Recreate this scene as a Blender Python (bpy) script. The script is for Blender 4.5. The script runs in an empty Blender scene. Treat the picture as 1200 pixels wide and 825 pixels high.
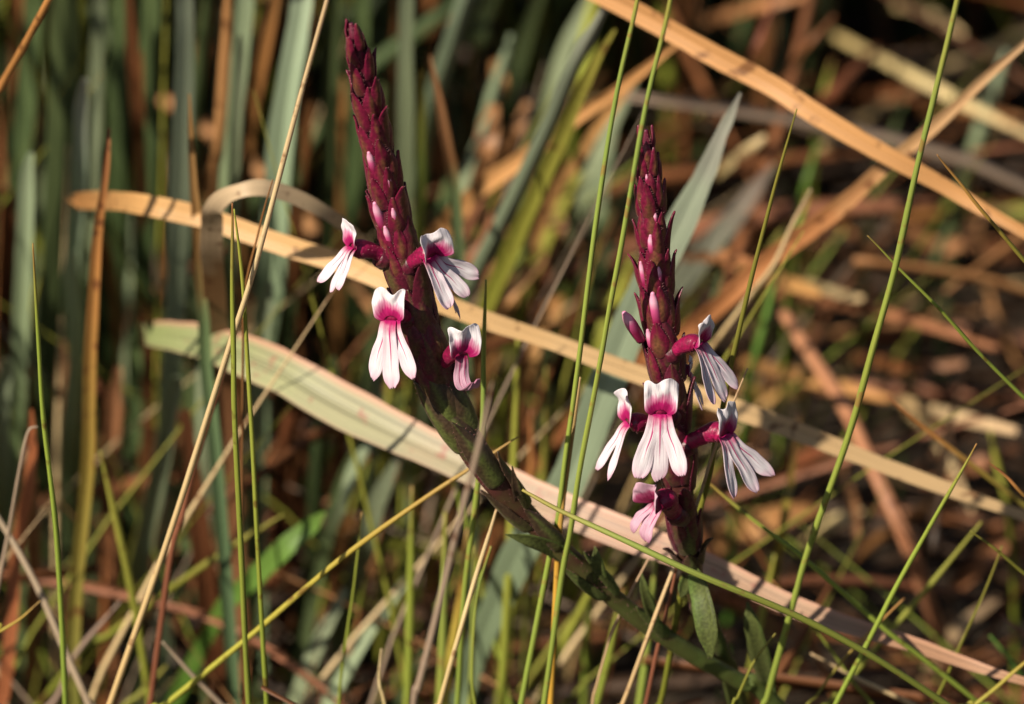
import bpy, bmesh, math, random
from mathutils import Vector, Matrix, noise

# ------------------------------------------------------------------ camera
D, K = 0.60, 0.2 / 1200            # focus distance (m), tangent per photo pixel
PITCH = math.radians(25)
H0 = 0.15                          # height of the picture centre above the ground at the plants
FWD = Vector((0, math.cos(PITCH), -math.sin(PITCH)))
UP = Vector((0, math.sin(PITCH), math.cos(PITCH)))
RT = Vector((1, 0, 0))
CAM = Vector((0, 0, H0)) - FWD * D          # plants stand around y = 0
scn = bpy.context.scene
cd = bpy.data.cameras.new('camera'); cam = bpy.data.objects.new('camera', cd)
scn.collection.objects.link(cam); scn.camera = cam
cam.location = CAM
cam.rotation_euler = (math.pi / 2 - PITCH, 0, 0)
cd.sensor_width = 36; cd.lens = 180; cd.clip_start = 0.01; cd.clip_end = 500
cd.dof.use_dof = True; cd.dof.focus_distance = D - 0.006
cd.dof.aperture_fstop = 24; cd.dof.aperture_blades = 7
# ------------------------------------------------------------------ light
SUN = Vector((-0.58, -0.54, 0.61)).normalized()
w = bpy.data.worlds.new('World'); scn.world = w; w.use_nodes = True
nt = w.node_tree; bg = nt.nodes['Background']
sky = nt.nodes.new('ShaderNodeTexSky'); sky.sky_type = 'NISHITA'; sky.sun_disc = False
sky.sun_elevation = math.asin(SUN.z); sky.sun_rotation = math.atan2(SUN.x, SUN.y)
nt.links.new(sky.outputs[0], bg.inputs[0]); bg.inputs[1].default_value = 0.05
sl = bpy.data.lights.new('sun', 'SUN'); so = bpy.data.objects.new('sun', sl)
scn.collection.objects.link(so); sl.energy = 5; sl.angle = math.radians(0.5); sl.color = (1, 0.9, 0.74)
so.rotation_euler = SUN.to_track_quat('Z', 'Y').to_euler(); so.location = SUN * 3
scn.view_settings.view_transform = 'Standard'; scn.view_settings.look = 'None'
scn.view_settings.gamma = 1; scn.view_settings.exposure = 0.5
scn.render.engine = 'CYCLES'

rnd = random.Random(11)
COL = scn.collection

# ------------------------------------------------------------------ pixel -> place
def ray(px, py): return FWD + RT * ((px - 600) * K) + UP * ((412.5 - py) * K)
def P(px, py, y=0.0):               # on the upright plane y metres behind the plants
    d = ray(px, py); return CAM + d * ((y - CAM.y) / d.y)
def H(px, py, h):                   # at height h above the ground
    d = ray(px, py); return CAM + d * ((CAM.z - h) / -d.z)
def pxs(p):                         # metres per photo pixel at p
    return (p - CAM).dot(FWD) * K

# ------------------------------------------------------------------ materials
MATS = {}
def new_mat(name):
    m = bpy.data.materials.new(name); m.use_nodes = True
    return m, m.node_tree.nodes, m.node_tree.links
def ramp(N, stops):
    r = N.new('ShaderNodeValToRGB'); e = r.color_ramp.elements
    while len(e) > 1: e.remove(e[0])
    e[0].position = stops[0][0]; e[0].color = (*stops[0][1], 1)
    for p, c in stops[1:]:
        x = e.new(p); x.color = (*c, 1)
    return r
def mth(N, L, op, a, b=None, clamp=False):
    n = N.new('ShaderNodeMath'); n.operation = op; n.use_clamp = clamp
    for i, v in enumerate((a, b)):
        if v is None: continue
        if hasattr(v, 'is_output'): L.new(v, n.inputs[i])
        else: n.inputs[i].default_value = v
    return n.outputs[0]
def mix(N, L, fac, a, b, mode='MIX'):
    n = N.new('ShaderNodeMix'); n.data_type = 'RGBA'; n.blend_type = mode
    for i, v in ((0, fac), (6, a), (7, b)):
        if hasattr(v, 'is_output'): L.new(v, n.inputs[i])
        elif i == 0: n.inputs[0].default_value = v
        else: n.inputs[i].default_value = (*v, 1)
    return n.outputs[2]

def leafmat(name, stops, spots=0.0, spotcol=(.12, .04, .015), trans=.25, rough=.45, streak=.35, vary=.25, edge=None):
    """blade material: colour ramp along the length (root 0 -> tip 1), fibre streaks, blotches"""
    if name in MATS: return MATS[name]
    m, N, L = new_mat(name)
    bs = N['Principled BSDF']; out = N['Material Output']
    uv = N.new('ShaderNodeUVMap'); sp = N.new('ShaderNodeSeparateXYZ'); L.new(uv.outputs[0], sp.inputs[0])
    tc = N.new('ShaderNodeTexCoord'); oi = N.new('ShaderNodeObjectInfo')
    n1 = N.new('ShaderNodeTexNoise'); n1.inputs['Scale'].default_value = 120; n1.inputs['Detail'].default_value = 3
    L.new(tc.outputs['Object'], n1.inputs['Vector'])
    v = mth(N, L, 'ADD', sp.outputs[1], mth(N, L, 'MULTIPLY', mth(N, L, 'SUBTRACT', n1.outputs[0], .5), .22))
    r = ramp(N, stops); L.new(v, r.inputs[0])
    mp = N.new('ShaderNodeMapping'); mp.inputs['Scale'].default_value = (48, 2.6, 1); L.new(uv.outputs[0], mp.inputs[0])
    cmb = N.new('ShaderNodeVectorMath'); cmb.operation = 'ADD'; L.new(mp.outputs[0], cmb.inputs[0])
    L.new(mth(N, L, 'MULTIPLY', oi.outputs['Random'], 57.), cmb.inputs[1])
    n2 = N.new('ShaderNodeTexNoise'); n2.inputs['Scale'].default_value = 1.0; n2.inputs['Detail'].default_value = 2
    L.new(cmb.outputs[0], n2.inputs['Vector'])
    st = ramp(N, [(.3, (1 - streak,) * 3), (.7, (1 + streak * .6,) * 3)]); L.new(n2.outputs[0], st.inputs[0])
    c = mix(N, L, 1.0, r.outputs[0], st.outputs[0], 'MULTIPLY')
    if spots > 0:
        n3 = N.new('ShaderNodeTexNoise'); n3.inputs['Scale'].default_value = 420; n3.inputs['Detail'].default_value = 3
        L.new(tc.outputs['Object'], n3.inputs['Vector'])
        rr = ramp(N, [(.62 - .12 * spots, (0, 0, 0)), (.70 - .1 * spots, (1, 1, 1))]); L.new(n3.outputs[0], rr.inputs[0])
        c = mix(N, L, mth(N, L, 'MULTIPLY', rr.outputs[0], .75), c, spotcol)
    if edge:
        a = mth(N, L, 'ABSOLUTE', mth(N, L, 'SUBTRACT', sp.outputs[0], .25))
        a = mth(N, L, 'ABSOLUTE', mth(N, L, 'SUBTRACT', a, .25))      # 0 at both edges of a folded strip
        f = mth(N, L, 'SUBTRACT', 1., mth(N, L, 'MULTIPLY', a, 11.), True)
        c = mix(N, L, f, c, edge)
    hs = N.new('ShaderNodeHueSaturation'); L.new(c, hs.inputs['Color'])
    L.new(mth(N, L, 'ADD', mth(N, L, 'MULTIPLY', oi.outputs['Random'], 2 * vary), 1 - vary), hs.inputs['Value'])
    L.new(mth(N, L, 'ADD', mth(N, L, 'MULTIPLY', oi.outputs['Random'], .03), .485), hs.inputs['Hue'])
    c = hs.outputs[0]
    L.new(c, bs.inputs['Base Color']); bs.inputs['Roughness'].default_value = rough
    bs.inputs['Specular IOR Level'].default_value = .35
    bp = N.new('ShaderNodeBump'); bp.inputs['Strength'].default_value = .35; bp.inputs['Distance'].default_value = .0002
    L.new(n2.outputs[0], bp.inputs['Height']); L.new(bp.outputs[0], bs.inputs['Normal'])
    tr = N.new('ShaderNodeBsdfTranslucent'); L.new(c, tr.inputs[0])
    mx = N.new('ShaderNodeMixShader'); mx.inputs[0].default_value = trans
    L.new(bs.outputs[0], mx.inputs[1]); L.new(tr.outputs[0], mx.inputs[2]); L.new(mx.outputs[0], out.inputs[0])
    MATS[name] = m
    return m

GL = lambda: leafmat('glaucous', [(0, (.15, .20, .08)), (.5, (.28, .34, .19)), (1, (.32, .38, .24))], trans=.2, streak=.3)
GD = lambda: leafmat('deep_green', [(0, (.05, .08, .025)), (.6, (.09, .13, .05)), (1, (.12, .16, .06))], trans=.25)
GP = lambda: leafmat('pale_glaucous', [(0, (.25, .33, .18)), (.75, (.36, .43, .29)), (1, (.42, .40, .34))], trans=.2, streak=.18, vary=.1)
OR = lambda: leafmat('orange_dry', [(0, (.44, .21, .08)), (.5, (.55, .28, .11)), (1, (.50, .24, .09))], spots=.15, trans=.2, streak=.3, vary=.18)
BR = lambda: leafmat('brown_dry', [(0, (.16, .065, .025)), (.6, (.28, .11, .04)), (1, (.24, .10, .04))], spots=.1, trans=.15, streak=.4)
PB = lambda: leafmat('pink_brown_dry', [(0, (.27, .105, .05)), (1, (.35, .15, .075))], spots=.1, trans=.15, streak=.35)
TN = lambda: leafmat('tan_dry', [(0, (.64, .45, .2)), (.6, (.74, .56, .3)), (1, (.66, .47, .26))], spots=.12, spotcol=(.25, .11, .05), trans=.15, streak=.3, vary=.14)
GR = lambda: leafmat('grey_dry', [(0, (.36, .26, .18)), (1, (.42, .31, .22))], spots=.1, trans=.15, streak=.3, vary=.15)
GS = lambda: leafmat('green_stalk', [(0, (.25, .32, .05)), (.8, (.28, .34, .05)), (.93, (.32, .3, .06)), (1, (.35, .17, .05))], spots=.05, trans=.12, streak=.25, vary=.15)
BG = lambda: leafmat('blue_green_stalk', [(0, (.25, .32, .055)), (.5, (.29, .34, .06)), (.8, (.26, .34, .07)), (1, (.38, .34, .07))], spots=.08, spotcol=(.3, .16, .05), trans=.12, streak=.25, vary=.12)
YS = lambda: leafmat('yellow_stalk', [(0, (.34, .33, .05)), (.55, (.40, .30, .05)), (.8, (.36, .20, .04)), (1, (.40, .22, .08))], spots=.3, trans=.12, streak=.3, vary=.12)
YG = lambda: leafmat('yellow_green', [(0, (.26, .30, .04)), (1, (.36, .34, .06))], spots=.05, trans=.25, streak=.3)
OT = lambda: leafmat('orange_to_green', [(0, (.17, .19, .04)), (.45, (.28, .22, .04)), (.75, (.46, .23, .06)), (1, (.38, .17, .06))], spots=.2, trans=.15, streak=.3, vary=.15)
RT_ = lambda: leafmat('rust_stalk', [(0, (.36, .14, .05)), (1, (.4, .15, .05))], spots=.15, trans=.1, streak=.3, vary=.1)
OS = lambda: leafmat('bright_orange_stalk', [(0, (.62, .33, .05)), (.55, (.60, .30, .05)), (.8, (.42, .27, .1)), (1, (.5, .32, .15))], spots=.1, trans=.12, streak=.3, vary=.06)
GB = lambda: leafmat('green_brown_tip', [(0, (.10, .15, .07)), (.4, (.14, .19, .08)), (.55, (.26, .13, .05)), (1, (.38, .19, .08))], trans=.2, streak=.3, vary=.12)
BK = lambda: leafmat('blade_green_pink', [(0, (.24, .29, .11)), (.22, (.28, .30, .15)), (.40, (.33, .31, .18)), (.52, (.40, .30, .18)), (.62, (.42, .25, .15)), (.74, (.45, .30, .18)), (.86, (.38, .22, .12)), (1, (.46, .28, .15))], spots=.03, spotcol=(.30, .13, .08), trans=.12, streak=.6, vary=0, edge=(.54, .31, .19))
BRT = lambda: leafmat('bright_green', [(0, (.12, .26, .04)), (1, (.16, .30, .06))], trans=.3, streak=.2, vary=.12)

# ------------------------------------------------------------------ mesh helpers
def obj(name, verts, faces, mat, parent=None, uvs=None, smooth=True):
    me = bpy.data.meshes.new(name); me.from_pydata(verts, [], faces)
    if uvs:
        ul = me.uv_layers.new(name='UVMap')
        for lp in me.loops: ul.data[lp.index].uv = uvs[lp.vertex_index]
    me.materials.append(mat)
    if smooth: me.polygons.foreach_set('use_smooth', [True] * len(me.polygons))
    o = bpy.data.objects.new(name, me); COL.objects.link(o)
    if parent: o.parent = parent
    return o
def tag(o, label, cat, group=None):
    o['label'] = label; o['category'] = cat
    if group: o['group'] = group
    return o

def catmull(pts, n):
    """smooth samples through pts (tuples of Vector, width)"""
    out = []
    for i in range(len(pts) - 1):
        p0 = pts[max(i - 1, 0)]; p1 = pts[i]; p2 = pts[i + 1]; p3 = pts[min(i + 2, len(pts) - 1)]
        for k in range(n):
            t = k / n
            f = lambda a, b, c, d: .5 * (2 * b + (c - a) * t + (2 * a - 5 * b + 4 * c - d) * t * t + (3 * b - a - 3 * c + d) * t ** 3)
            out.append((f(p0[0], p1[0], p2[0], p3[0]), p1[1] + (p2[1] - p1[1]) * (3 * t * t - 2 * t ** 3)))
    out.append(pts[-1])
    return out

def strip(samples, prof, face=None, roll=0., twist=0., wob=0., seed=0, i0=0):
    """sweep a closed profile [(u, h)] (u across -1..1, h along the normal, in half widths) along samples, root first"""
    V, F, UV = [], [], []
    n = len(samples); m = len(prof)
    L = [0.]
    for i in range(1, n): L.append(L[-1] + (samples[i][0] - samples[i - 1][0]).length)
    for i, (p, hw) in enumerate(samples):
        T = (samples[min(i + 1, n - 1)][0] - samples[max(i - 1, 0)][0]).normalized()
        ref = face(p) if face else (CAM - p).normalized()
        S = T.cross(ref)
        if S.length < .15: S = T.cross(Vector((0.3, -.8, .5)))
        S.normalize(); Nn = S.cross(T).normalized()
        v = max(0., (L[i] - L[i0]) / (L[-1] - L[i0]))
        a = roll + twist * v + wob * (noise.noise((seed * 7.3, v * 4, 1.7)))
        S2 = S * math.cos(a) + Nn * math.sin(a); N2 = Nn * math.cos(a) - S * math.sin(a)
        hw2 = hw * (1 + .10 * noise.noise((seed * 3.1, v * 14, 4.2)) + .05 * noise.noise((seed * 5.7, v * 60, 1.2)))
        for k, (u, h) in enumerate(prof):
            V.append(p + S2 * (u * hw2) + N2 * (h * hw2)); UV.append((k / (m - 1), v))
    for i in range(n - 1):
        for k in range(m):
            a, b = i * m + k, i * m + (k + 1) % m
            F.append((a, b, b + m, a + m))
    F.append(tuple(range(m))[::-1]); F.append(tuple(range((n - 1) * m, n * m)))
    return V, F, UV

ROUND = [(math.cos(a * math.pi / 4), math.sin(a * math.pi / 4)) for a in range(8)]
def flat(fold=.18, t=.07):
    us = (-1, -.5, 0, .5, 1)
    top = [(u, fold * abs(u) + t * (1 - u * u)) for u in us]
    bot = [(u, fold * abs(u) - t * (1 - u * u) - .02) for u in us[::-1]]
    return top + bot
FLAT, FOLD, CURL = flat(.12, .03), flat(.42, .035), flat(-.28, .03)
SEED = [0]

def to_ground(pts, lean=.5):
    """continue the first point of a blade down into the soil"""
    p, wd = pts[0]; q = pts[1][0]
    if p.z < .004: return pts
    t = (p - q).normalized()
    d = Vector((t.x, t.y, min(t.z, 0))) * lean * 1.6 + Vector((0, 0, -.75))
    d.normalize()
    s = (p.z + .004) / -d.z
    e = p + d * s
    mid = (p + t * s * .35) * .45 + (p + d * s * .5) * .55
    mid.z = max(mid.z, .01)
    return [(e, wd * .9), (mid, wd)] + pts

def blade(name, pts, mat, label, cat, group=None, prof=None, root=True, roll=0., twist=0., n=8, lean=.5, uv0=0):
    """pts: root first, (px, py, width_px, place) ; place = y metres behind the plants, or ('h', height)"""
    SEED[0] += 1
    q = []
    for (px, py, wd, pl) in pts:
        p = H(px, py, pl[1]) if isinstance(pl, tuple) else P(px, py, pl)
        q.append((p, max(wd, .8) * (.5 if prof else .44) * pxs(p)))
    if root:
        k = len(q); q = to_ground(q, lean); uv0 += len(q) - k
    sm = catmull(q, n); kx = rnd.uniform(0, 99); am = .00016 if not prof else .0005
    sm = [(p + Vector((noise.noise((kx, i * .11, 0)), noise.noise((kx, i * .11, 7)), 0)) * am * (1 if i else 0), hw) for i, (p, hw) in enumerate(sm)]
    V, F, UV = strip(sm, prof or ROUND, roll=roll, twist=twist, wob=.25 if prof else 0, seed=SEED[0], i0=uv0 * n)
    o = obj(name, V, F, mat, uvs=UV)
    if prof: o.data.set_sharp_from_angle(angle=math.radians(9))
    return tag(o, label, cat, group)

# ------------------------------------------------------------------ ground
def build_ground():
    m, N, L = new_mat('soil')
    tc = N.new('ShaderNodeTexCoord')
    n1 = N.new('ShaderNodeTexNoise'); n1.inputs['Scale'].default_value = 60; n1.inputs['Detail'].default_value = 8
    L.new(tc.outputs['Object'], n1.inputs['Vector'])
    r = ramp(N, [(.3, (.018, .012, .007)), (.55, (.045, .028, .015)), (.75, (.10, .06, .03))]); L.new(n1.outputs[0], r.inputs[0])
    b = N['Principled BSDF']; L.new(r.outputs[0], b.inputs['Base Color']); b.inputs['Roughness'].default_value = .95
    bp = N.new('ShaderNodeBump'); bp.inputs['Distance'].default_value = .004; L.new(n1.outputs[0], bp.inputs['Height']); L.new(bp.outputs[0], b.inputs['Normal'])
    xs = [-120, -20, -4, -1.5] + [-.8 + i * .04 for i in range(41)] + [1.5, 4, 20, 120]
    ys = [-120, -20, -4, -1.5] + [-.8 + i * .04 for i in range(51)] + [2, 4, 20, 120]
    V = []
    for y in ys:
        for x in xs:
            fade = max(0, 1 - max(abs(x), abs(y)) / 2)
            V.append((x, y, .006 * fade * (noise.noise((x * 14, y * 14, 0)) - .6)))
    nx = len(xs)
    F = [(j * nx + i, j * nx + i + 1, (j + 1) * nx + i + 1, (j + 1) * nx + i) for j in range(len(ys) - 1) for i in range(nx - 1)]
    g = obj('ground', V, F, m); g['kind'] = 'structure'
build_ground()

# ------------------------------------------------------------------ uncountable grass and litter behind the plants
def mass(name, label, cat, n, gen, mats):
    V, F, UV, MI = [], [], [], []
    prof = [(-1, .12), (0, -.05), (1, .12), (0, .06)]
    for i in range(n):
        pts, mi = gen(i)
        if pts is None: continue
        v, f, u = strip(catmull(pts, 4), prof, face=lambda p: Vector((.2, -.8, .5)), roll=rnd.uniform(-1.2, 1.2), twist=rnd.uniform(-1, 1), seed=i)
        b = len(V); V += v; UV += u
        for q in f: F.append(tuple(b + k for k in q)); MI.append(mi)
    o = obj(name, V, F, mats[0], uvs=UV)
    for mm in mats[1:]: o.data.materials.append(mm)
    o.data.polygons.foreach_set('material_index', MI)
    tag(o, label, cat); o['kind'] = 'stuff'
    return o
def g_litter(i):
    x = rnd.gauss(0, .2); y = rnd.uniform(.02, .75) if rnd.random() < .85 else rnd.uniform(-.3, .1)
    a = rnd.gauss(-.35, .8); L = rnd.uniform(.03, .12); h = rnd.uniform(.001, .03) * (1 if y > .1 else .5)
    tl = rnd.gauss(0, .12)
    if x < -.03 and y < .28: h *= .6
    wd = rnd.uniform(.0006, .0022)
    top = rnd.random() < .16
    if top: h += rnd.uniform(.015, .06); tl = rnd.gauss(0, .55); wd *= rnd.choice((.5, .8, 1.2)); a = rnd.gauss(0, 1.2)
    d = Vector((math.cos(a), math.sin(a), tl)); b = Vector((rnd.gauss(0, .1), rnd.gauss(0, .1), .12)) * L
    p = Vector((x, y, h + .006))
    q = [(p - d * L / 2, wd * .7), (p + b * .4, wd), (p + d * L / 2, wd * .3)]
    for v, _ in q: v.z = max(v.z, .002)
    return q, rnd.choices(range(7), (6, 3, 3.5, .2, .5, .4, 3) if top else (3, .5, .4, .1, .1, .3, 14))[0]  # low pieces mostly take the darkened litter colour, raised ones the brighter colours
def tuft_blade(x, y, L, lean, wd, a):
    p = Vector((x, y, -.003)); d = Vector((math.cos(a) * lean, math.sin(a) * lean, 1)).normalized()
    e = Vector((math.cos(a), math.sin(a), -.3)) * L * lean * .5
    return [(p, wd * .8), (p + d * L * .5 + e * .15, wd), (p + d * L + e, wd * .12)]
tufts = [(-.08, .26), (-.05, .33), (-.11, .30), (-.02, .36), (.03, .38), (.0, .44), (-.07, .45), (.07, .46), (.12, .5), (-.14, .38), (.16, .42), (-.18, .25), (-.2, .45), (.2, .55), (.05, .6), (-.1, .6)]
def g_tuft(i):
    tx, ty = rnd.choice(tufts)
    x = tx + rnd.gauss(0, .018); y = ty + rnd.gauss(0, .02)
    return tuft_blade(x, y, rnd.uniform(.10, .30), abs(rnd.gauss(.12, .2)), rnd.uniform(.0007, .002), rnd.uniform(0, 6.28)), rnd.choices(range(6), (3, 3, 4, 3, 5, 2))[0]
def g_side_shade(i):  # unseen grass added left of the frame to throw broken shadows on the background
    y = rnd.uniform(.06, .42); x = -.105 - .12 * y - abs(rnd.gauss(0, .05))
    return tuft_blade(x, y, rnd.uniform(.12, .32), abs(rnd.gauss(.05, .06)), rnd.uniform(.0008, .0024), rnd.uniform(1.7, 4.6)), rnd.choices(range(6), (3, 3, 4, 2, 5, 2))[0]
def g_outer_shade(i):  # unseen grass added at the right and far back to cut the skylight
    if i % 3: x, y = .115 + abs(rnd.gauss(0, .07)), rnd.uniform(-.25, .5)
    else: x, y = rnd.uniform(-.3, .4), rnd.uniform(.5, .75)
    if x > .1 and y > .1: x += .12 * y
    return tuft_blade(x, y, rnd.uniform(.15, .34), abs(rnd.gauss(.04, .05)), rnd.uniform(.0008, .0024), rnd.uniform(-1.2, 1.2)), rnd.choices(range(6), (4, 2, 4, 2, 5, 1))[0]
def g_fine(i):
    x = rnd.gauss(0, .09); y = rnd.uniform(.05, .34); L = rnd.uniform(.05, .17)
    a = rnd.uniform(-.5, .5) if rnd.random() < .7 else rnd.uniform(2.6, 3.6); ln = abs(rnd.gauss(.3, .5)) + .05
    if x < -.01: ln *= .5
    far = x > .015 or y > .2
    if far and rnd.random() < .68: return None, 0
    return tuft_blade(x, y, L * (.7 if far else 1), ln, rnd.uniform(.0002, .0006), a), rnd.choices(range(6), (1, .6, 1, 5, .5, 3) if far else (4, 3, 2, 3, 1, 2))[0]
mass('fine_grass_tangle', 'fine tangle of hair-thin green and dry stems around the foot of the clump', 'grass', 560, g_fine, [GS(), YG(), TN(), BR(), GR(), RT_()])
mass('outer_shade_tussock', 'added tussocks of mixed grass out of view around the litter, blocking low skylight', 'grass', 620, g_outer_shade, [GD(), GL(), BR(), YG(), GD(), OR()])
mass('side_shade_tussock', 'added tussock of mixed grass out of view on the left, shading the background', 'grass', 190, g_side_shade, [GD(), GL(), BR(), YG(), GD(), OR()])
mass('dry_grass_litter', 'tangled dead grass litter covering the ground behind the flower spikes', 'litter', 2300, g_litter, [BR(), PB(), OR(), GR(), TN(), YG(), leafmat('shaded_litter', [(0, (.035, .02, .011)), (1, (.075, .04, .02))], trans=.05, streak=.4)])  # last material: litter darkened in colour to stand for the shaded gaps
mass('tussock_grass', 'dense dark mass of mixed grass far behind the flower spikes', 'grass', 1500, g_tuft, [GD(), GL(), BR(), YG(), GD(), OR()])

# ------------------------------------------------------------------ grass traced one by one (root first)
B = blade
ST, DS, GBL, DB = 'grass_stalk', 'dry_grass_stalk', 'grass_shoot', 'dry_straw'
HUE = {GL: 'blue-green', GP: 'pale blue-green', GD: 'dark green', YG: 'yellow-green', GS: 'green', BG: 'green', BRT: 'bright green', YS: 'golden', OT: 'orange-green', BR: 'brown', OR: 'orange', PB: 'reddish brown', TN: 'straw', GR: 'grey'}
def words(mt, wd, x0, y0, x1, y1, lean=True):
    ln = math.hypot(x1 - x0, y1 - y0); t = (x1 - x0) / max(ln, 1)
    a = ['wide' if wd >= 20 else 'narrow' if wd <= 12 else '', 'long' if ln > 240 else 'short' if ln < 120 else '', HUE[mt]]
    if lean: a.append('right-leaning' if t > .2 else 'left-leaning' if t < -.1 else 'upright')
    return ' '.join(w for w in a if w)
# --- sharp stalks around the plants
B(DS, [(118, 862, 9, .012), (130, 825, 9, .01), (200, 620, 8.5, .005), (265, 420, 8, 0), (300, 310, 7.5, -.003), (345, 140, 7, -.006), (383, 0, 6, -.01), (400, -70, 4, -.012)], TN(), 'long straw-coloured stalk leaning right across the blue-green clump', 'grass stalk')
B(ST, [(294, 862, 7.5, 0), (292, 825, 7.5, 0), (285, 700, 7.5, -.002), (276, 500, 7.5, -.004), (273, 400, 7, -.004), (272, 300, 5, -.005), (272, 238, 2.5, -.006)], GS(), 'upright green stalk, left one of a close pair beside the straw-coloured stalk', 'grass stalk')
B(ST, [(314, 862, 6.5, .004), (312, 825, 6.5, .004), (300, 600, 6.5, .001), (290, 430, 6, 0), (284, 330, 5, -.001), (274, 245, 2, -.003)], YG(), 'upright yellow-green stalk, right one of a close pair beside the straw-coloured stalk', 'grass stalk')
B(DS, [(285, 430, 3.5, .02), (287, 345, 3.5, .02), (303, 270, 3, .018), (320, 210, 1.5, .016)], BR(), 'thin short brown stalk beside the tip of the pair of green stalks', 'grass stalk', lean=.1)
B(ST, [(80, 862, 7.5, .008), (77, 825, 7.5, .008), (65, 620, 7, .004), (52, 500, 6.5, .002), (45, 400, 5.5, 0), (38, 285, 2, -.004)], GS(), 'single green stalk with sharp tip standing left of the straw-coloured stalk', 'grass stalk')
B(ST, [(165, 850, 8, .02), (195, 825, 8, .018), (300, 740, 8, .012), (400, 655, 7.5, .008), (500, 582, 6.5, .008), (560, 543, 5, .009), (607, 512, 2, .010)], YS(), 'speckled yellow stalk slanting up behind the bent flower stem', 'grass stalk')
B(ST, [(602, 862, 8, .006), (610, 825, 8, .006), (645, 652, 7.5, .004), (655, 600, 7, .003), (666, 507, 7, .002), (680, 405, 7, 0), (700, 250, 7, -.003), (725, 100, 6.5, -.006), (747, 0, 6, -.008), (760, -80, 4, -.01)], BG(), 'tall green stalk crossing the bent stem, left of the two tall ones between the spikes', 'grass stalk')
B(ST, [(630, 862, 8, .001), (637, 825, 8, .001), (660, 672, 8, 0), (670, 612, 7.5, -.001), (686, 512, 7.5, -.002), (707, 405, 7, -.004), (725, 305, 7, -.006), (757, 125, 7, -.01), (785, 0, 6, -.012), (797, -80, 4, -.014)], BG(), 'tall green stalk passing close to the shorter spike, right of the two tall ones', 'grass stalk')
B(DS, [(643, 862, 8, .004), (645, 825, 8, .004), (655, 640, 8, .003), (662, 565, 7.5, .003), (672, 500, 6.5, .003), (680, 442, 3, .003)], OS(), 'bright orange stalk standing between the two tall green stalks', 'grass stalk')
B(ST, [(534, 862, 8, .02), (536, 825, 8, .02), (545, 692, 8, .016), (559, 577, 8, .013), (565, 500, 7.5, .011), (567, 412, 6.5, .009), (569, 328, 2.5, .007)], BG(), 'green stalk with blunt tip rising right behind the taller spike', 'grass stalk')
B(DS, [(480, 862, 9, -.065), (490, 807, 9, -.066), (507, 737, 9, -.066), (535, 627, 8.5, -.067), (560, 527, 8, -.068), (573, 468, 5, -.069), (577, 448, 2, -.07)], GR(), 'out-of-focus grey straw passing in front of the bent flower stem', 'grass stalk')
B(DS, [(503, 862, 7, .004), (515, 825, 7, .004), (540, 737, 7, .002), (565, 652, 6, .001), (582, 597, 3.5, 0)], TN(), 'short straw stub with tan tip standing below the bent flower stem', 'grass stalk')
B(ST, [(760, 862, 8, .012), (774, 825, 8, .012), (787, 753, 8, .01), (801, 676, 8, .008), (815, 615, 8, .007), (829, 565, 8, .006), (845, 487, 7.5, .004), (861, 410, 7, .002), (881, 325, 6.5, 0), (903, 235, 5, -.003), (934, 128, 2, -.007)], YG(), 'yellow-green stalk with long pointed tip close behind the shorter spike', 'grass stalk')
B(DS, [(715, 862, 6.5, .004), (730, 825, 6.5, .004), (761, 740, 6, .003), (793, 655, 5.5, .004), (820, 582, 5, .004), (843, 512, 4, .003), (875, 432, 2, .001)], TN(), 'thin straw stalk leaning beside the shorter spike', 'grass stalk')
B(DS, [(747, 862, 6, .008), (757, 825, 6, .008), (772, 755, 5.5, .008), (790, 674, 4, .008), (796, 640, 2, .008)], PB(), 'thin pinkish brown stalk under the shorter spike, next to the straw stalk', 'grass stalk')
B(ST, [(888, 862, 9, .012), (900, 812, 9, .011), (925, 727, 9, .009), (945, 652, 9, .008), (990, 522, 9, .005), (1022, 410, 9, .002), (1050, 310, 9, 0), (1080, 175, 8.5, -.004), (1122, 0, 7.5, -.008), (1140, -80, 5, -.01)], BG(), 'very tall green stalk rising on its own right of the shorter spike', 'grass stalk')
B(ST, [(1160, 862, 9, .0), (1110, 826, 9, -.002), (1020, 768, 9, -.006), (930, 720, 9, -.009), (820, 674, 9, -.012), (740, 637, 8, -.011), (660, 600, 6.5, -.008), (612, 574, 4, -.006)], BG(), 'green stalk lying slantwise across the foot of the shorter spike', 'grass stalk')
B(ST, [(1185, 855, 7, .022), (1145, 822, 7, .02), (1080, 770, 7, .018), (1035, 736, 7, .017), (945, 657, 7, .016), (880, 607, 6, .016), (828, 563, 4, .016)], GS(), 'green stalk slanting from behind the shorter spike across the very tall stalk', 'grass stalk')
B(ST, [(965, 862, 7, .006), (980, 825, 7, .005), (1022, 742, 7, .003), (1062, 665, 6.5, .002), (1105, 590, 5.5, 0), (1145, 520, 2, -.002)], GS(), 'green stalk with fine tip leaning right over the pinkish leaf', 'grass stalk')
B(ST, [(950, 855, 7, .05), (975, 822, 7, .05), (1015, 772, 7, .05), (1080, 697, 7, .05), (1150, 612, 3, .05)], YG(), 'blurred yellow-green stalk leaning right behind the pinkish leaf', 'grass stalk')
B(ST, [(1250, 508, 6, .012), (1200, 466, 5.5, .01), (1146, 411, 5, .008), (1100, 360, 4.5, .006), (1050, 310, 3.5, .005), (1017, 276, 1.5, .004)], GS(), 'thin green stalk with curled tip beside the very tall stalk', 'grass stalk', lean=.9)
B(ST, [(1255, 370, 6, .01), (1200, 305, 6, .008), (1150, 245, 5, .006), (1120, 208, 4, .005), (1098, 181, 1.5, .004)], OT(), 'thin orange-tipped stalk crossing the broad orange leaf', 'grass stalk', lean=.9)
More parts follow.
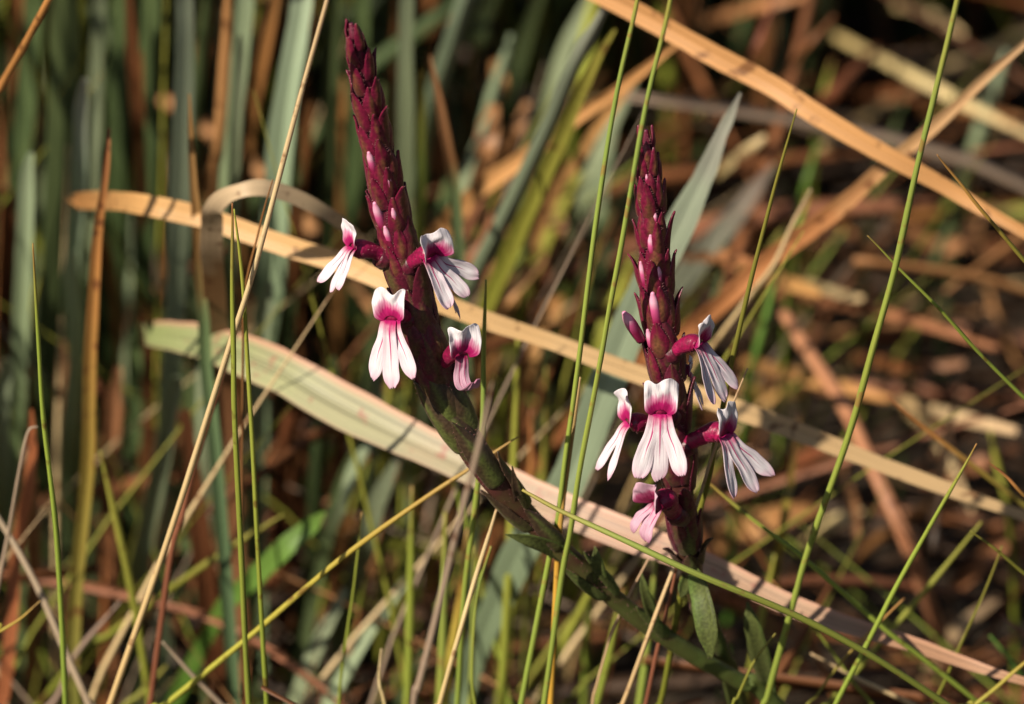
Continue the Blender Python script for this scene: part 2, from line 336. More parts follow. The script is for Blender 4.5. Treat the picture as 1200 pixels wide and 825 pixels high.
B(ST, [(1260, 640, 7, .05), (1200, 592, 7, .05), (1110, 522, 7, .05), (1070, 490, 5, .05), (1040, 465, 2.5, .05)], OT(), 'blurred brown-tipped green stalk slanting over the pale straw leaf', 'grass stalk', lean=.9)
B(ST, [(1240, 622, 5, .012), (1200, 580, 5, .01), (1178, 558, 4, .01), (1157, 540, 1.5, .01)], OT(), 'short thin orange stalk tip right of the leaning green stalk', 'grass stalk', lean=.9)
B(ST, [(1250, 715, 5.5, .01), (1200, 672, 5, .008), (1168, 645, 4, .007), (1137, 622, 1.5, .006)], YG(), 'short yellowish stalk tip below the short orange stalk tip', 'grass stalk', lean=.9)
B(DS, [(1110, 858, 6, .012), (1145, 825, 5.5, .012), (1175, 799, 5, .012), (1210, 770, 4.5, .012), (1260, 730, 3, .012)], YS(), 'yellow straw crossing the pointed end of the pinkish leaf', 'grass stalk')
B(DS, [(1130, 856, 6, .03), (1070, 826, 6, .03), (1010, 797, 5.5, .03), (950, 766, 3, .03)], TN(), 'tan straw lying under the pinkish leaf and the slanting green stalk', 'grass stalk')
B(ST, [(1240, 840, 8, .05), (1200, 794, 8, .05), (1180, 768, 6, .05), (1160, 745, 3, .05)], BRT(), 'blurred short bright green stalk above the tip of the pinkish leaf', 'grass stalk')
for (pts, mt, lb) in [
    ([(690, 862, .012), (700, 800, .011), (722, 730, .01), (760, 655, .01)], TN, 'hair-thin straw rising from the litter towards the lowest wilted bloom'),
    ([(850, 862, .004), (865, 815, .004), (885, 775, .004), (908, 742, .004)], YG, 'hair-thin yellow-green stem beside the foot of the very tall stalk'),
    ([(1040, 862, .03), (1000, 800, .03), (950, 730, .03), (905, 680, .03)], GS, 'hair-thin green stem slanting left under the pinkish leaf'),
    ([(395, 862, .02), (402, 780, .02), (415, 690, .02), (424, 600, .02)], GS, 'hair-thin green stem standing below the white lower bloom'),
    ([(455, 862, .015), (445, 800, .015), (447, 760, .015)], TN, 'short tan stem tip standing beside the slanting blue-green blades'),
    ([(1085, 862, .02), (1110, 790, .02), (1150, 700, .02), (1175, 640, .02)], YG, 'hair-thin yellowish stem crossing the pointed end of the pinkish leaf'),
    ([(560, 862, .01), (553, 790, .01), (560, 700, .01), (575, 640, .01)], BG, 'hair-thin green stem close to the short straw stub'),
    ([(930, 862, .018), (960, 812, .018), (1000, 760, .018), (1060, 700, .018)], OT, 'hair-thin brown-tipped stem crossing the foot of the leaning green stalk'),
]:
    B(ST, [(x, y, 4.6 - 2.6 * i / len(pts), yo) for i, (x, y, yo) in enumerate(pts)], mt(), lb, 'grass stalk')
# --- left edge
B(DS, [(-15, 760, 6, .03), (0, 680, 6, .03), (12, 615, 5, .03), (25, 540, 4.5, .028), (33, 506, 3.5, .028), (44, 500, 2, .028)], GR(), 'thin grey stalk with hooked tip beside the single green stalk', 'grass stalk')
B(DS, [(120, 862, 10, .03), (105, 825, 10, .03), (80, 770, 9.5, .032), (45, 690, 9, .035), (0, 610, 8, .038), (-60, 520, 4, .04)], GR(), 'blurred grey straw sloping left across the single green stalk', 'grass stalk')
B(DS, [(-40, 765, 4, .012), (0, 740, 4, .012), (25, 724, 3, .012), (48, 704, 1.5, .012)], YS(), 'tiny golden straw tip pointing at the single green stalk', 'grass stalk', lean=.9)
B(DS, [(-25, 862, 7, .06), (57, 828, 7, .06), (90, 765, 7, .06), (140, 705, 3, .06)], GR(), 'pale blurred straw leaning right near the single green stalk', 'grass stalk')
B(DS, [(290, 862, 7, .03), (260, 826, 7, .03), (225, 790, 6, .03), (190, 752, 3, .03)], GR(), 'short pale straw leaning left below the yellow speckled stalk', 'grass stalk')
B(DS, [(-30, 160, 11, .05), (0, 103, 11, .05), (28, 55, 11, .045), (57, 0, 10, .04), (90, -60, 8, .04)], RT_(), 'rust-red stalk slanting across the left clump', 'grass stalk', lean=.9)
B(DS, [(195, 690, 8, .03), (215, 600, 9, .03), (235, 520, 9, .03), (262, 430, 8, .03), (275, 380, 4, .03)], PB(), 'blurred mauve stalk running alongside the long straw-coloured stalk', 'grass stalk', lean=.2)
# --- big leaves that cross the picture
B(GBL, [(235, 560, 16, .22), (228, 440, 20, .17), (196, 398, 24, .12), (172, 391, 26, .098), (200, 393, 33, .085), (245, 403, 42, .075), (320, 432, 52, .062), (400, 476, 52, .055), (525, 536, 44, .046), (620, 580, 41, .040), (720, 620, 37, .034), (820, 659, 30, .029), (928, 710, 25, .024), (1045, 749, 18, .02), (1130, 777, 14, .018), (1195, 797, 10, .016), (1270, 820, 3, .015)], BK(), 'long broad leaf, green turning pink, bent over and crossing behind both stems', 'grass leaf', prof=flat(.14, .05), roll=.25, lean=.2, uv0=3)
B(DB, [(140, 420, 10, .2), (125, 300, 12, .17), (98, 246, 14, .13), (84, 238, 18, .105), (112, 235, 22, .088), (160, 238, 24, .07), (240, 256, 24, .065), (330, 286, 24, .06), (400, 307, 25, .056), (470, 336, 23, .052), (560, 371, 23, .05), (650, 402, 20, .049), (740, 436, 22, .048), (860, 478, 24, .046), (950, 513, 22, .046), (1050, 552, 19, .046), (1200, 604, 12, .046), (1290, 635, 3, .046)], leafmat('orange_to_straw', [(0, (.4, .18, .06)), (.3, (.62, .36, .14)), (.6, (.60, .40, .2)), (1, (.55, .38, .2))], spots=.12, trans=.2, streak=.25, vary=0), 'long dry leaf, orange to pale straw, bent over and crossing behind both spikes', 'grass leaf', prof=FLAT, roll=-.2, twist=.3, lean=.2, uv0=3)
B(DB, [(268, 470, 22, .10), (256, 390, 26, .075), (248, 310, 27, .06), (248, 262, 26, .052), (254, 240, 22, .048), (276, 224, 17, .045), (310, 219, 20, .045), (350, 231, 19, .047), (390, 254, 16, .05), (425, 283, 12, .054), (470, 322, 4, .06)], leafmat('folded_straw', [(0, (.2, .09, .04)), (.48, (.24, .12, .05)), (.56, (.58, .43, .27)), (1, (.62, .46, .28))], spots=.1, trans=.2, streak=.3, vary=0), 'folded-over pale straw leaf arching above the orange leaf in the clump', 'grass leaf', prof=flat(.05, .02), roll=.5, twist=-.7, lean=.1)  # ramp paints shade into the brown lower leg, lit tone past the fold
B(DB, [(1420, 400, 8, .03), (1300, 330, 10, .05), (1200, 272, 15, .055), (1125, 228, 19, .06), (1050, 187, 23, .062), (950, 128, 26, .066), (880, 86, 27, .07), (800, 43, 27, .074), (700, -8, 26, .08), (560, -75, 10, .09)], OR(), 'broad bright orange dry leaf slanting above the shorter spike', 'grass leaf', prof=flat(.2, .06), roll=.35, lean=.9)
B(GBL, [(520, 870, 22, .08), (545, 805, 26, .078), (570, 735, 32, .074), (605, 655, 40, .068), (650, 590, 46, .06), (690, 505, 46, .061), (722, 420, 45, .062), (765, 320, 42, .063), (800, 255, 36, .063), (825, 205, 26, .063), (848, 150, 14, .062), (866, 108, 3, .06)], GP(), 'broad pale blue-green leaf slanting up behind the shorter spike', 'grass leaf', prof=flat(.15, .05), roll=-.2, lean=.6)
B(GBL, [(720, 420, 24, .22), (780, 350, 28, .21), (830, 290, 28, .20), (870, 240, 22, .19), (905, 192, 5, .18)], leafmat('mauve_green', [(0, (.2, .25, .15)), (.6, (.3, .29, .23)), (1, (.42, .32, .28))], trans=.2, vary=0), 'blurred leaf with mauve tip beside the broad pale blue-green leaf', 'grass leaf', prof=FLAT, lean=.8)
B(GBL, [(505, 450, 18, .15), (530, 380, 19, .13), (575, 290, 20, .115), (640, 150, 20, .10), (680, 65, 18, .09), (712, 5, 12, .085), (745, -55, 4, .08)], GP(), 'narrow grey-green leaf slanting right between the two spikes', 'grass leaf', prof=CURL, roll=-.35, lean=.6)
B(GBL, [(535, 450, 18, .16), (560, 380, 22, .14), (600, 290, 22, .128), (655, 170, 20, .113), (690, 90, 14, .10), (720, 35, 4, .095)], YG(), 'yellow-green leaf lying along the narrow grey-green leaf', 'grass leaf', prof=FOLD, roll=.3, lean=.6)
B(DB, [(700, 460, 16, .14), (800, 392, 20, .12), (850, 352, 22, .105), (900, 307, 23, .10), (975, 250, 22, .09), (1020, 212, 18, .085), (1075, 165, 16, .08), (1140, 105, 13, .075), (1200, 50, 8, .07), (1260, -10, 3, .065)], leafmat('rust_to_tan', [(0, (.34, .13, .05)), (.55, (.42, .18, .07)), (.7, (.48, .28, .13)), (1, (.5, .32, .18))], spots=.15, trans=.15, vary=0), 'rusty dry leaf with tan tip crossing under the broad bright orange leaf', 'grass leaf', prof=FOLD, lean=.9)
B(DS, [(800, 450, 6, .10), (840, 400, 7, .09), (880, 345, 7, .085), (907, 310, 7, .08), (930, 262, 6, .078), (950, 222, 3, .075)], TN(), 'tan stalk leaning along the rusty dry leaf', 'grass stalk', lean=.8)
B(DS, [(1170, 900, 22, ('h', .004)), (1112, 775, 22, ('h', .04)), (1070, 652, 22, ('h', .065)), (1030, 562, 21, ('h', .075)), (990, 478, 21, ('h', .08)), (945, 408, 20, ('h', .082)), (920, 368, 16, ('h', .082))], leafmat('dead_stem', [(0, (.36, .16, .07)), (1, (.46, .23, .11))], spots=.15, trans=.05, streak=.4, vary=0), 'thick reddish brown dead stem lying behind the very tall green stalk', 'dead stem', root=False)
# --- blurred background, left clump: blue-green and dry blades
G1 = ('%s blade in the blurred clump left of the taller spike', 'grass blade', 'blue-green blades of the left clump')
G2 = ('%s blade in the blurred clump left of the taller spike', 'grass blade', 'dark green blades of the left clump')
G3 = ('%s dry blade in the blurred clump left of the taller spike', 'grass blade', 'dry blades of the left clump')
LBL = {0: 'broadest dark green blade, standing behind the single green stalk and the orange leaf end', 2: 'pale blade tip lit by the sun above the left end of the orange dry leaf', 4: 'short pale blade behind the tip of the single green stalk', 5: 'pale blunt blade just below the left end of the orange dry leaf', 8: 'pale blue-green blade crossing behind the orange dry leaf, left of the brown-pointed blade', 9: 'blue-green blade rising behind the fold of the folded-over straw leaf', 11: 'wide pale blade rising behind the upper half of the long straw-coloured stalk', 14: 'blue-green blade standing close behind the bare top of the taller spike', 15: 'narrow green blade between the taller spike and the brown-topped stalk', 18: 'blue-green blade below the bent left end of the pinkish leaf', 25: 'short pale blade leaning right above the brown-topped stalk'}
for bi, (x0, y0, x1, y1, wd, yo, mt, G) in enumerate([
    (62, 470, 78, -30, 40, .16, GD, G2), (105, 300, 116, -20, 17, .17, GL, G1), (80, 330, 98, 92, 19, .13, GP, G1), (102, 320, 113, 104, 14, .14, GL, G1),
    (24, 420, 36, 178, 21, .13, GL, G1), (85, 480, 89, 296, 23, .125, GL, G1), (10, 420, 40, -20, 30, .19, GD, G2), (168, 330, 178, -30, 26, .17, GD, G2),
    (196, 470, 219, -30, 27, .125, GP, G1), (240, 330, 292, -30, 24, .15, GL, G1), (270, 300, 282, 40, 14, .14, GL, G1), (316, 330, 358, -30, 31, .13, GP, G1),
    (330, 420, 345, 150, 22, .16, GD, G2), (380, 330, 395, -30, 20, .19, GD, G2), (470, 330, 474, -30, 20, .15, GL, G1), (488, 430, 494, 85, 13, .13, BG, G2),
    (430, 560, 455, 300, 24, .17, GD, G2), (150, 600, 160, 380, 20, .16, GD, G2), (168, 640, 206, 440, 23, .11, GL, G1), (240, 640, 235, 420, 20, .12, GL, G1),
    (4, 560, 6, 420, 20, .13, GL, G1), (135, 300, 140, -20, 22, .2, GD, G2), (215, 300, 245, -20, 16, .19, GD, G2), (410, 300, 425, -20, 24, .21, GD, G2), (445, 640, 440, 420, 18, .14, GL, G1),
    (505, 130, 555, -30, 22, .18, GP, G1), (300, 560, 315, 330, 20, .12, GL, G1), (370, 580, 392, 420, 18, .14, GD, G2),
]):
    G = (LBL[bi] if bi in LBL else G[0] % words(mt, wd, x0, y0, x1, y1),) + G[1:]
    dx = (x0 - x1) * .25
    B(GBL, [(x0 + dx, y0 + 90, wd * .9, yo + .015), (x0, y0, wd, yo), ((x0 + x1) / 2 + rnd.uniform(-5, 5), (y0 + y1) / 2, wd, yo - .01), (x1 + (x0 - x1) * .15, y1 + (y0 - y1) * .15, wd * .85, yo - .015), (x1, y1, wd * (.8 if y1 < 0 else .45), yo - .018)] + ([(x1 * 1.5 - x0 * .5, y1 - 100, 3, yo - .03)] if y1 < 0 else []),
      mt(), *G, prof=rnd.choice((FLAT, FOLD, CURL)), roll=rnd.uniform(-.5, .5), twist=rnd.uniform(-.3, .3), n=6, lean=.25)
for x0, y0, x1, y1, wd, yo, mt in [
    (160, 140, 150, -20, 15, .15, BR), (163, 230, 165, 60, 12, .16, BR), (254, 170, 268, -30, 14, .13, OR), (298, 130, 328, -20, 15, .16, BR),
    (352, 210, 362, 120, 16, .16, BR), (395, 150, 400, 90, 20, .19, BR), (258, 830, 218, 480, 27, .10, BR), (195, 560, 206, 440, 20, .15, PB),
    (345, 330, 352, 215, 12, .15, BR), (335, 520, 355, 430, 18, .15, BR), (36, 700, 36, 560, 20, .12, PB), (130, 560, 138, 430, 18, .14, PB),
    (400, 520, 405, 430, 15, .15, BR), (70, 520, 74, 400, 16, .15, PB), (395, 640, 402, 560, 18, .12, BR), (10, 300, 8, 220, 26, .17, BR),
]:
    B(DB, [(x0 + (x0 - x1) * .3, y0 + 60, wd, yo + .01), (x0, y0, wd, yo), ((x0 + x1) / 2, (y0 + y1) / 2, wd, yo - .006), (x1, y1, wd * .5, yo - .01)], mt(), G3[0] % words(mt, wd, x0, y0, x1, y1), *G3[1:], prof=rnd.choice((FLAT, FOLD, CURL)), roll=rnd.uniform(-.5, .5), n=6, lean=.25)
B(GBL, [(255, 560, 15, .07), (242, 430, 15, .07), (238, 360, 14, .068), (230, 270, 12, .066), (226, 190, 8, .064), (221, 110, 2.5, .062)], GB(), 'green blade with long brown point beside the folded-over straw leaf', 'grass blade', prof=FOLD, lean=.2)
B(DB, [(86, 862, 17, .07), (85, 760, 17, .068), (95, 640, 16, .066), (102, 540, 16, .065), (106, 420, 15, .064), (113, 300, 13, .063), (122, 215, 8, .06), (128, 150, 3, .06)], OT(), 'tall orange blade, green at its foot, in front of the left clump', 'grass blade', prof=FOLD, lean=.2)
B(DB, [(-5, 862, 16, .07), (5, 800, 16, .07), (20, 660, 15, .07), (33, 560, 13, .068), (37, 480, 4, .068)], RT_(), 'rust-orange blade near the hooked grey stalk', 'grass blade', prof=FLAT, lean=.2)
B(ST, [(182, 862, 11, .06), (172, 800, 11, .06), (158, 710, 11, .06), (138, 620, 10, .06), (118, 528, 4, .06)], YG(), 'blurred yellow-green stalk curving left beside the tall orange blade', 'grass stalk')
B(ST, [(90, 772, 9, .08), (130, 742, 9, .078), (190, 698, 9, .075), (235, 665, 9, .072), (285, 632, 8, .07), (332, 603, 3, .068)], YG(), 'blurred olive stalk sloping up behind the pair of green stalks', 'grass stalk')
B(GBL, [(250, 730, 18, .09), (285, 690, 22, .085), (325, 650, 24, .08), (360, 618, 20, .08), (380, 600, 5, .078)], BRT(), 'bright green leaf patch lit behind the pair of green stalks', 'grass leaf', prof=FLAT)
B(ST, [(130, 850, 8, .07), (165, 812, 8, .07), (195, 780, 4, .07)], YG(), 'short blurred yellow-green tip near the short pale straw', 'grass stalk')
# --- blurred background, centre
G4 = ('%s blurred blade low down behind the bent stem', 'grass blade', 'slanting blades behind the bent stem')
for x0, y0, x1, y1, wd, yo, mt in [(335, 850, 405, 690, 20, .09, GL), (375, 850, 440, 735, 16, .08, GL), (400, 800, 475, 680, 16, .10, GL), (430, 640, 470, 530, 22, .10, GL), (380, 640, 430, 500, 16, .11, GD), (455, 850, 520, 720, 12, .10, GD), (400, 590, 445, 505, 14, .10, GL)]:
    B(GBL, [(x0 - 20, y0 + 50, wd, yo + .01), (x0, y0, wd, yo), ((x0 + x1) / 2 - 6, (y0 + y1) / 2, wd, yo), (x1, y1, wd * .4, yo)], mt(), G4[0] % words(mt, wd, x0, y0, x1, y1), *G4[1:], prof=FLAT, roll=rnd.uniform(-.4, .4), n=6)
G5 = ('%s blurred stalk low down behind the bent stem', 'grass stalk', 'upright stalks behind the bent stem')
for x0, y0, x1, y1, wd, yo, mt in [(585, 860, 608, 380, 12, .07, YG), (475, 860, 483, 570, 11, .06, GS), (513, 860, 522, 600, 11, .05, BG), (525, 790, 548, 620, 11, .06, YS), (548, 860, 556, 640, 7, .04, BG), (630, 700, 640, 430, 8, .10, YG), (690, 700, 655, 560, 9, .08, GS), (745, 860, 770, 640, 9, .05, BG), (450, 520, 462, 360, 10, .12, YG), (620, 640, 622, 480, 9, .09, OT), (690, 860, 730, 690, 9, .06, GS)]:
    B(ST, [(x0 - 3, y0 + 60, wd, yo + .01), (x0, y0, wd, yo), ((x0 + x1) / 2 + 2, (y0 + y1) / 2, wd, yo), (x1, y1, wd * .4, yo)], mt(), G5[0] % words(mt, wd, x0, y0, x1, y1), *G5[1:], n=6, lean=.2)
B(GBL, [(540, 330, 13, .11), (533, 230, 13, .108), (520, 150, 12, .106), (505, 65, 3, .105)], GB(), 'blurred green stalk with brown top right of the taller spike', 'grass stalk', prof=FOLD, lean=.3)
B(DB, [(500, 300, 22, .16), (525, 262, 24, .15), (567, 220, 22, .14), (620, 180, 18, .135), (672, 140, 14, .13), (735, 95, 12, .125), (800, 47, 5, .12)], OR(), 'blurred orange dry blade slanting right of the taller spike', 'grass blade', prof=FOLD, lean=.9)
B(DB, [(640, 250, 12, .17), (677, 185, 13, .16), (710, 140, 12, .155), (742, 96, 5, .15)], OR(), 'short blurred orange blade left of the two tall green stalks', 'grass blade', prof=FLAT, lean=.9)
G6 = ('small blurred orange scrap of dry leaf caught between the two spikes', 'dry leaf', 'orange scraps between the spikes')
for x0, y0, x1, y1, wd, yo in [(584, 105, 580, 70, 20, .2), (566, 185, 578, 122, 26, .18), (600, 160, 618, 120, 14, .2), (556, 320, 566, 235, 40, .17), (650, 270, 655, 245, 26, .2), (640, 380, 655, 345, 20, .19), (612, 260, 640, 215, 14, .2), (590, 360, 640, 300, 12, .15), (620, 430, 646, 360, 12, .14)]:
    B(DB, [(x0 - 12, y0 + 40, wd * .5, yo + .012), (x0, y0, wd, yo), ((x0 + x1) / 2, (y0 + y1) / 2, wd, yo), (x1, y1, wd * .5, yo)], rnd.choice((OR, OR, PB))(), *G6, prof=FLAT, roll=rnd.uniform(-.4, .4), n=6, lean=.5)
G7 = ('%s blurred blade in the gap between the spikes', 'grass blade', 'leaning blades between the spikes')
for x0, y0, x1, y1, wd, yo, mt in [(560, 200, 600, 40, 18, .19, GL), (590, 130, 640, -20, 22, .22, GD), (640, 130, 700, -20, 20, .24, GL), (680, 240, 745, 90, 18, .2, GL), (690, 330, 750, 200, 24, .2, GD), (620, 330, 680, 200, 16, .2, YG), (680, 110, 700, -20, 16, .22, YG), (515, 330, 530, 200, 20, .2, GD), (560, 60, 590, -30, 20, .22, GD), (700, 260, 720, 150, 18, .22, GL), (520, 310, 575, 130, 14, .18, GL), (700, 420, 740, 300, 20, .17, YG), (440, 260, 450, 100, 22, .22, GD)]:
    B(GBL, [(x0 - (x1 - x0) * .3, y0 + 60, wd, yo + .012), (x0, y0, wd, yo), ((x0 + x1) / 2 - 5, (y0 + y1) / 2, wd, yo), (x1, y1, wd * .4, yo)], mt(), G7[0] % words(mt, wd, x0, y0, x1, y1), *G7[1:], prof=rnd.choice((FLAT, CURL)), roll=rnd.uniform(-.5, .5), n=6, lean=.5)
# --- blurred background, right: fallen blades on and above the litter
G8 = ('%s blurred blade fallen in the dark litter right of the shorter spike', 'dry blade', 'fallen brown blades right of the spikes')
G9 = ('%s blurred blade fallen in the dark litter right of the shorter spike', 'dry blade', 'fallen straw blades right of the spikes')
for pts, wd, h, mt in [
    ([(940, 145), (970, 115), (1030, 55), (1110, -10)], 17, .05, BR), ([(975, 40), (1100, 105), (1210, 160)], 13, .045, TN), ([(905, 105), (940, 60), (978, 18)], 7, .07, BR),
    ([(870, 90), (883, 60), (908, -5)], 7, .07, PB), ([(825, 24), (880, 8), (950, -8)], 17, .05, OR), ([(1040, 5), (1090, 15), (1130, 40)], 10, .03, TN),
    ([(900, 342), (1040, 367), (1175, 410)], 13, .04, PB), ([(870, 425), (950, 445), (1045, 470)], 18, .03, OR), ([(1050, 468), (1120, 488), (1210, 510)], 15, .035, TN),
    ([(815, 645), (880, 618), (960, 590)], 34, .018, OR), ([(985, 545), (998, 590), (1003, 650)], 13, .03, PB), ([(905, 690), (922, 600), (938, 485)], 11, .05, YS),
    ([(800, 300), (840, 300), (880, 306)], 16, .06, OR), ([(858, 310), (920, 330), (960, 345)], 18, .05, OR), ([(840, 205), (870, 180), (895, 160)], 12, .06, TN),
    ([(1010, 240), (1080, 250), (1200, 235)], 14, .02, BR), ([(1060, 265), (1110, 290), (1160, 240)], 20, .02, PB), ([(870, 60), (845, 110), (830, 160)], 12, .06, BR),
    ([(820, 470), (870, 465), (950, 455)], 26, .02, OR), ([(1080, 570), (1140, 545), (1200, 520)], 18, .02, PB), ([(1120, 690), (1160, 650), (1210, 610)], 22, .012, PB),
    ([(1000, 660), (1060, 610), (1130, 580)], 14, .015, BR), ([(900, 560), (960, 530), (1010, 520)], 18, .02, BR), ([(1000, 420), (1060, 430), (1130, 425)], 18, .03, BR),
    ([(830, 560), (860, 540), (900, 530)], 20, .02, PB), ([(940, 640), (980, 610), (1010, 600)], 16, .015, TN), ([(1080, 130), (1140, 130), (1200, 140)], 12, .02, BR),
    ([(1000, 115), (1050, 110), (1080, 118)], 14, .02, BR), ([(860, 800), (930, 780), (1000, 800)], 14, .004, BR), ([(1060, 480), (1100, 520), (1140, 600)], 12, .02, TN),
    ([(1080, 800), (1120, 740), (1170, 700)], 16, .008, TN), ([(940, 330), (985, 345), (1010, 350)], 12, .04, TN), ([(950, 250), (990, 270), (1030, 300)], 10, .03, BR),
    ([(420, 480), (480, 450), (520, 430)], 16, .03, BR), ([(600, 500), (640, 490), (660, 520)], 42, .03, OR), ([(610, 560), (640, 520), (720, 480)], 18, .03, PB),
    ([(260, 690), (400, 655), (500, 665)], 16, .02, PB), ([(440, 820), (490, 780), (640, 715)], 6, .035, GR), ([(560, 800), (640, 745), (700, 700)], 34, .01, OR), ([(680, 760), (720, 730), (800, 720)], 30, .01, OR),
    ([(580, 830), (620, 790), (660, 770)], 26, .004, OR), ([(830, 700), (860, 705), (960, 720)], 12, .025, BR), ([(340, 660), (375, 610), (400, 590)], 14, .04, BR), ([(330, 480), (350, 540), (380, 570)], 14, .04, BR),
    ([(300, 440), (340, 480), (360, 520)], 12, .05, BR), ([(160, 470), (190, 440), (215, 400)], 14, .06, BR), ([(350, 760), (390, 700), (420, 640)], 14, .03, PB), ([(150, 540), (180, 600), (200, 640)], 12, .04, BR),
    ([(690, 700), (720, 660), (750, 560)], 14, .03, TN), ([(0, 14), (40, 4), (75, -6)], 16, .06, OR), ([(8, 26), (40, 22), (70, 12)], 14, .055, OR),
]:
    G = G9 if mt in (TN, GR) else G8
    if pts[0][0] < 760: G = (('%s blurred blade fallen in the litter below and behind the taller spike', 'dry blade', 'fallen blades behind the taller spike'))
    G = (G[0] % words(mt, wd, *pts[0], *pts[-1], False),) + G[1:]
    if pts[0][0] >= 760: h = h * 1.3 + .02
    hh = [h * .8, h, h * 1.05]
    q = [(x, y, wd * f, ('h', hv)) for (x, y), f, hv in zip(pts, (.75, 1, .5), hh)]
    B(DB, q, mt(), *G, prof=rnd.choice((FLAT, FOLD, CURL)), root=False, roll=rnd.uniform(-.6, .6), n=8)
G10 = ('%s blurred stalk in the litter right of the shorter spike', 'grass stalk', 'green stalks in the litter on the right')
for x0, y0, x1, y1, wd, yo, mt in [(940, 230, 962, 160, 8, .2, BRT), (885, 420, 917, 300, 10, .14, BRT), (960, 130, 976, 70, 7, .25, GS), (900, 300, 925, 260, 8, .18, YG), (930, 280, 948, 225, 7, .17, GS), (820, 430, 850, 300, 10, .16, GD), (880, 780, 908, 650, 10, .07, YG), (1180, 590, 1160, 505, 10, .12, YG), (1030, 200, 1060, 120, 10, .25, GD), (1090, 320, 1130, 220, 12, .22, GD), (1140, 180, 1180, 60, 18, .26, GL)]:
    B(ST, [(x0 - (x1 - x0) * .3, y0 + 50, wd, yo + .01), (x0, y0, wd, yo), ((x0 + x1) / 2, (y0 + y1) / 2, wd, yo), (x1, y1, wd * .4, yo)], mt(), G10[0] % words(mt, wd, x0, y0, x1, y1), *G10[1:], n=6, lean=.5)

# ------------------------------------------------------------------ the two flowering plants
def uvxy(N, L):
    uv = N.new('ShaderNodeUVMap'); sp = N.new('ShaderNodeSeparateXYZ'); L.new(uv.outputs[0], sp.inputs[0])
    return uv.outputs[0], sp.outputs[0], sp.outputs[1]
def fleshmat(name, rim, mid, base, rough=.42, trans=.18, mixn=.5, sheen=.25, blotch=1.6):
    """bract / stem skin: rim colour at the margins, mid colour along the middle, base colour near the foot"""
    m, N, L = new_mat(name); bs = N['Principled BSDF']; out = N['Material Output']
    uv, u, v = uvxy(N, L); tc = N.new('ShaderNodeTexCoord')
    n1 = N.new('ShaderNodeTexNoise'); n1.inputs['Scale'].default_value = 700; n1.inputs['Detail'].default_value = 4; L.new(tc.outputs['Object'], n1.inputs['Vector'])
    n2 = N.new('ShaderNodeTexNoise'); n2.inputs['Scale'].default_value = 2600; n2.inputs['Detail'].default_value = 2; L.new(tc.outputs['Object'], n2.inputs['Vector'])
    e = mth(N, L, 'MULTIPLY', mth(N, L, 'ABSOLUTE', mth(N, L, 'SUBTRACT', u, .5)), 2.)
    e = mth(N, L, 'ADD', e, mth(N, L, 'MULTIPLY', mth(N, L, 'SUBTRACT', n1.outputs[0], .5), blotch))
    e = mth(N, L, 'ADD', e, mth(N, L, 'MULTIPLY', v, mixn))
    r = ramp(N, [(.15, mid), (.75, rim)]); L.new(e, r.inputs[0])
    fb = ramp(N, [(.0, (1, 1, 1)), (.35, (0, 0, 0))]); L.new(v, fb.inputs[0])
    c = mix(N, L, mth(N, L, 'MULTIPLY', fb.outputs[0], .6), r.outputs[0], base)
    vv = ramp(N, [(.3, (.65, .65, .65)), (.7, (1.3, 1.3, 1.3))]); L.new(n2.outputs[0], vv.inputs[0])
    c = mix(N, L, 1., c, vv.outputs[0], 'MULTIPLY')
    L.new(c, bs.inputs['Base Color']); bs.inputs['Roughness'].default_value = rough
    bs.inputs['Sheen Weight'].default_value = sheen; bs.inputs['Sheen Roughness'].default_value = .4; bs.inputs['Sheen Tint'].default_value = (1, .6, .65, 1)
    bp = N.new('ShaderNodeBump'); bp.inputs['Strength'].default_value = .6; bp.inputs['Distance'].default_value = .00012
    L.new(n2.outputs[0], bp.inputs['Height']); L.new(bp.outputs[0], bs.inputs['Normal'])
    tr = N.new('ShaderNodeBsdfTranslucent'); L.new(c, tr.inputs[0])
    mx = N.new('ShaderNodeMixShader'); mx.inputs[0].default_value = trans
    L.new(bs.outputs[0], mx.inputs[1]); L.new(tr.outputs[0], mx.inputs[2]); L.new(mx.outputs[0], out.inputs[0])
    return m
CRIM = fleshmat('bract_crimson', (.155, .007, .034), (.15, .06, .028), (.06, .005, .016), rough=.34, sheen=.12)
MIDB = fleshmat('bract_maroon', (.10, .008, .024), (.10, .07, .025), (.06, .008, .015), sheen=.15)
OLIV = fleshmat('bract_olive', (.055, .034, .018), (.10, .125, .03), (.08, .10, .022), sheen=.1, blotch=.7)
LEAF = fleshmat('plant_leaf', (.09, .11, .025), (.10, .16, .03), (.09, .13, .03), rough=.65, trans=.3, sheen=.05, blotch=.7)
TUBE = fleshmat('flower_tube', (.34, .007, .075), (.22, .006, .05), (.12, .006, .03), rough=.38, trans=.2, mixn=0, sheen=.1)

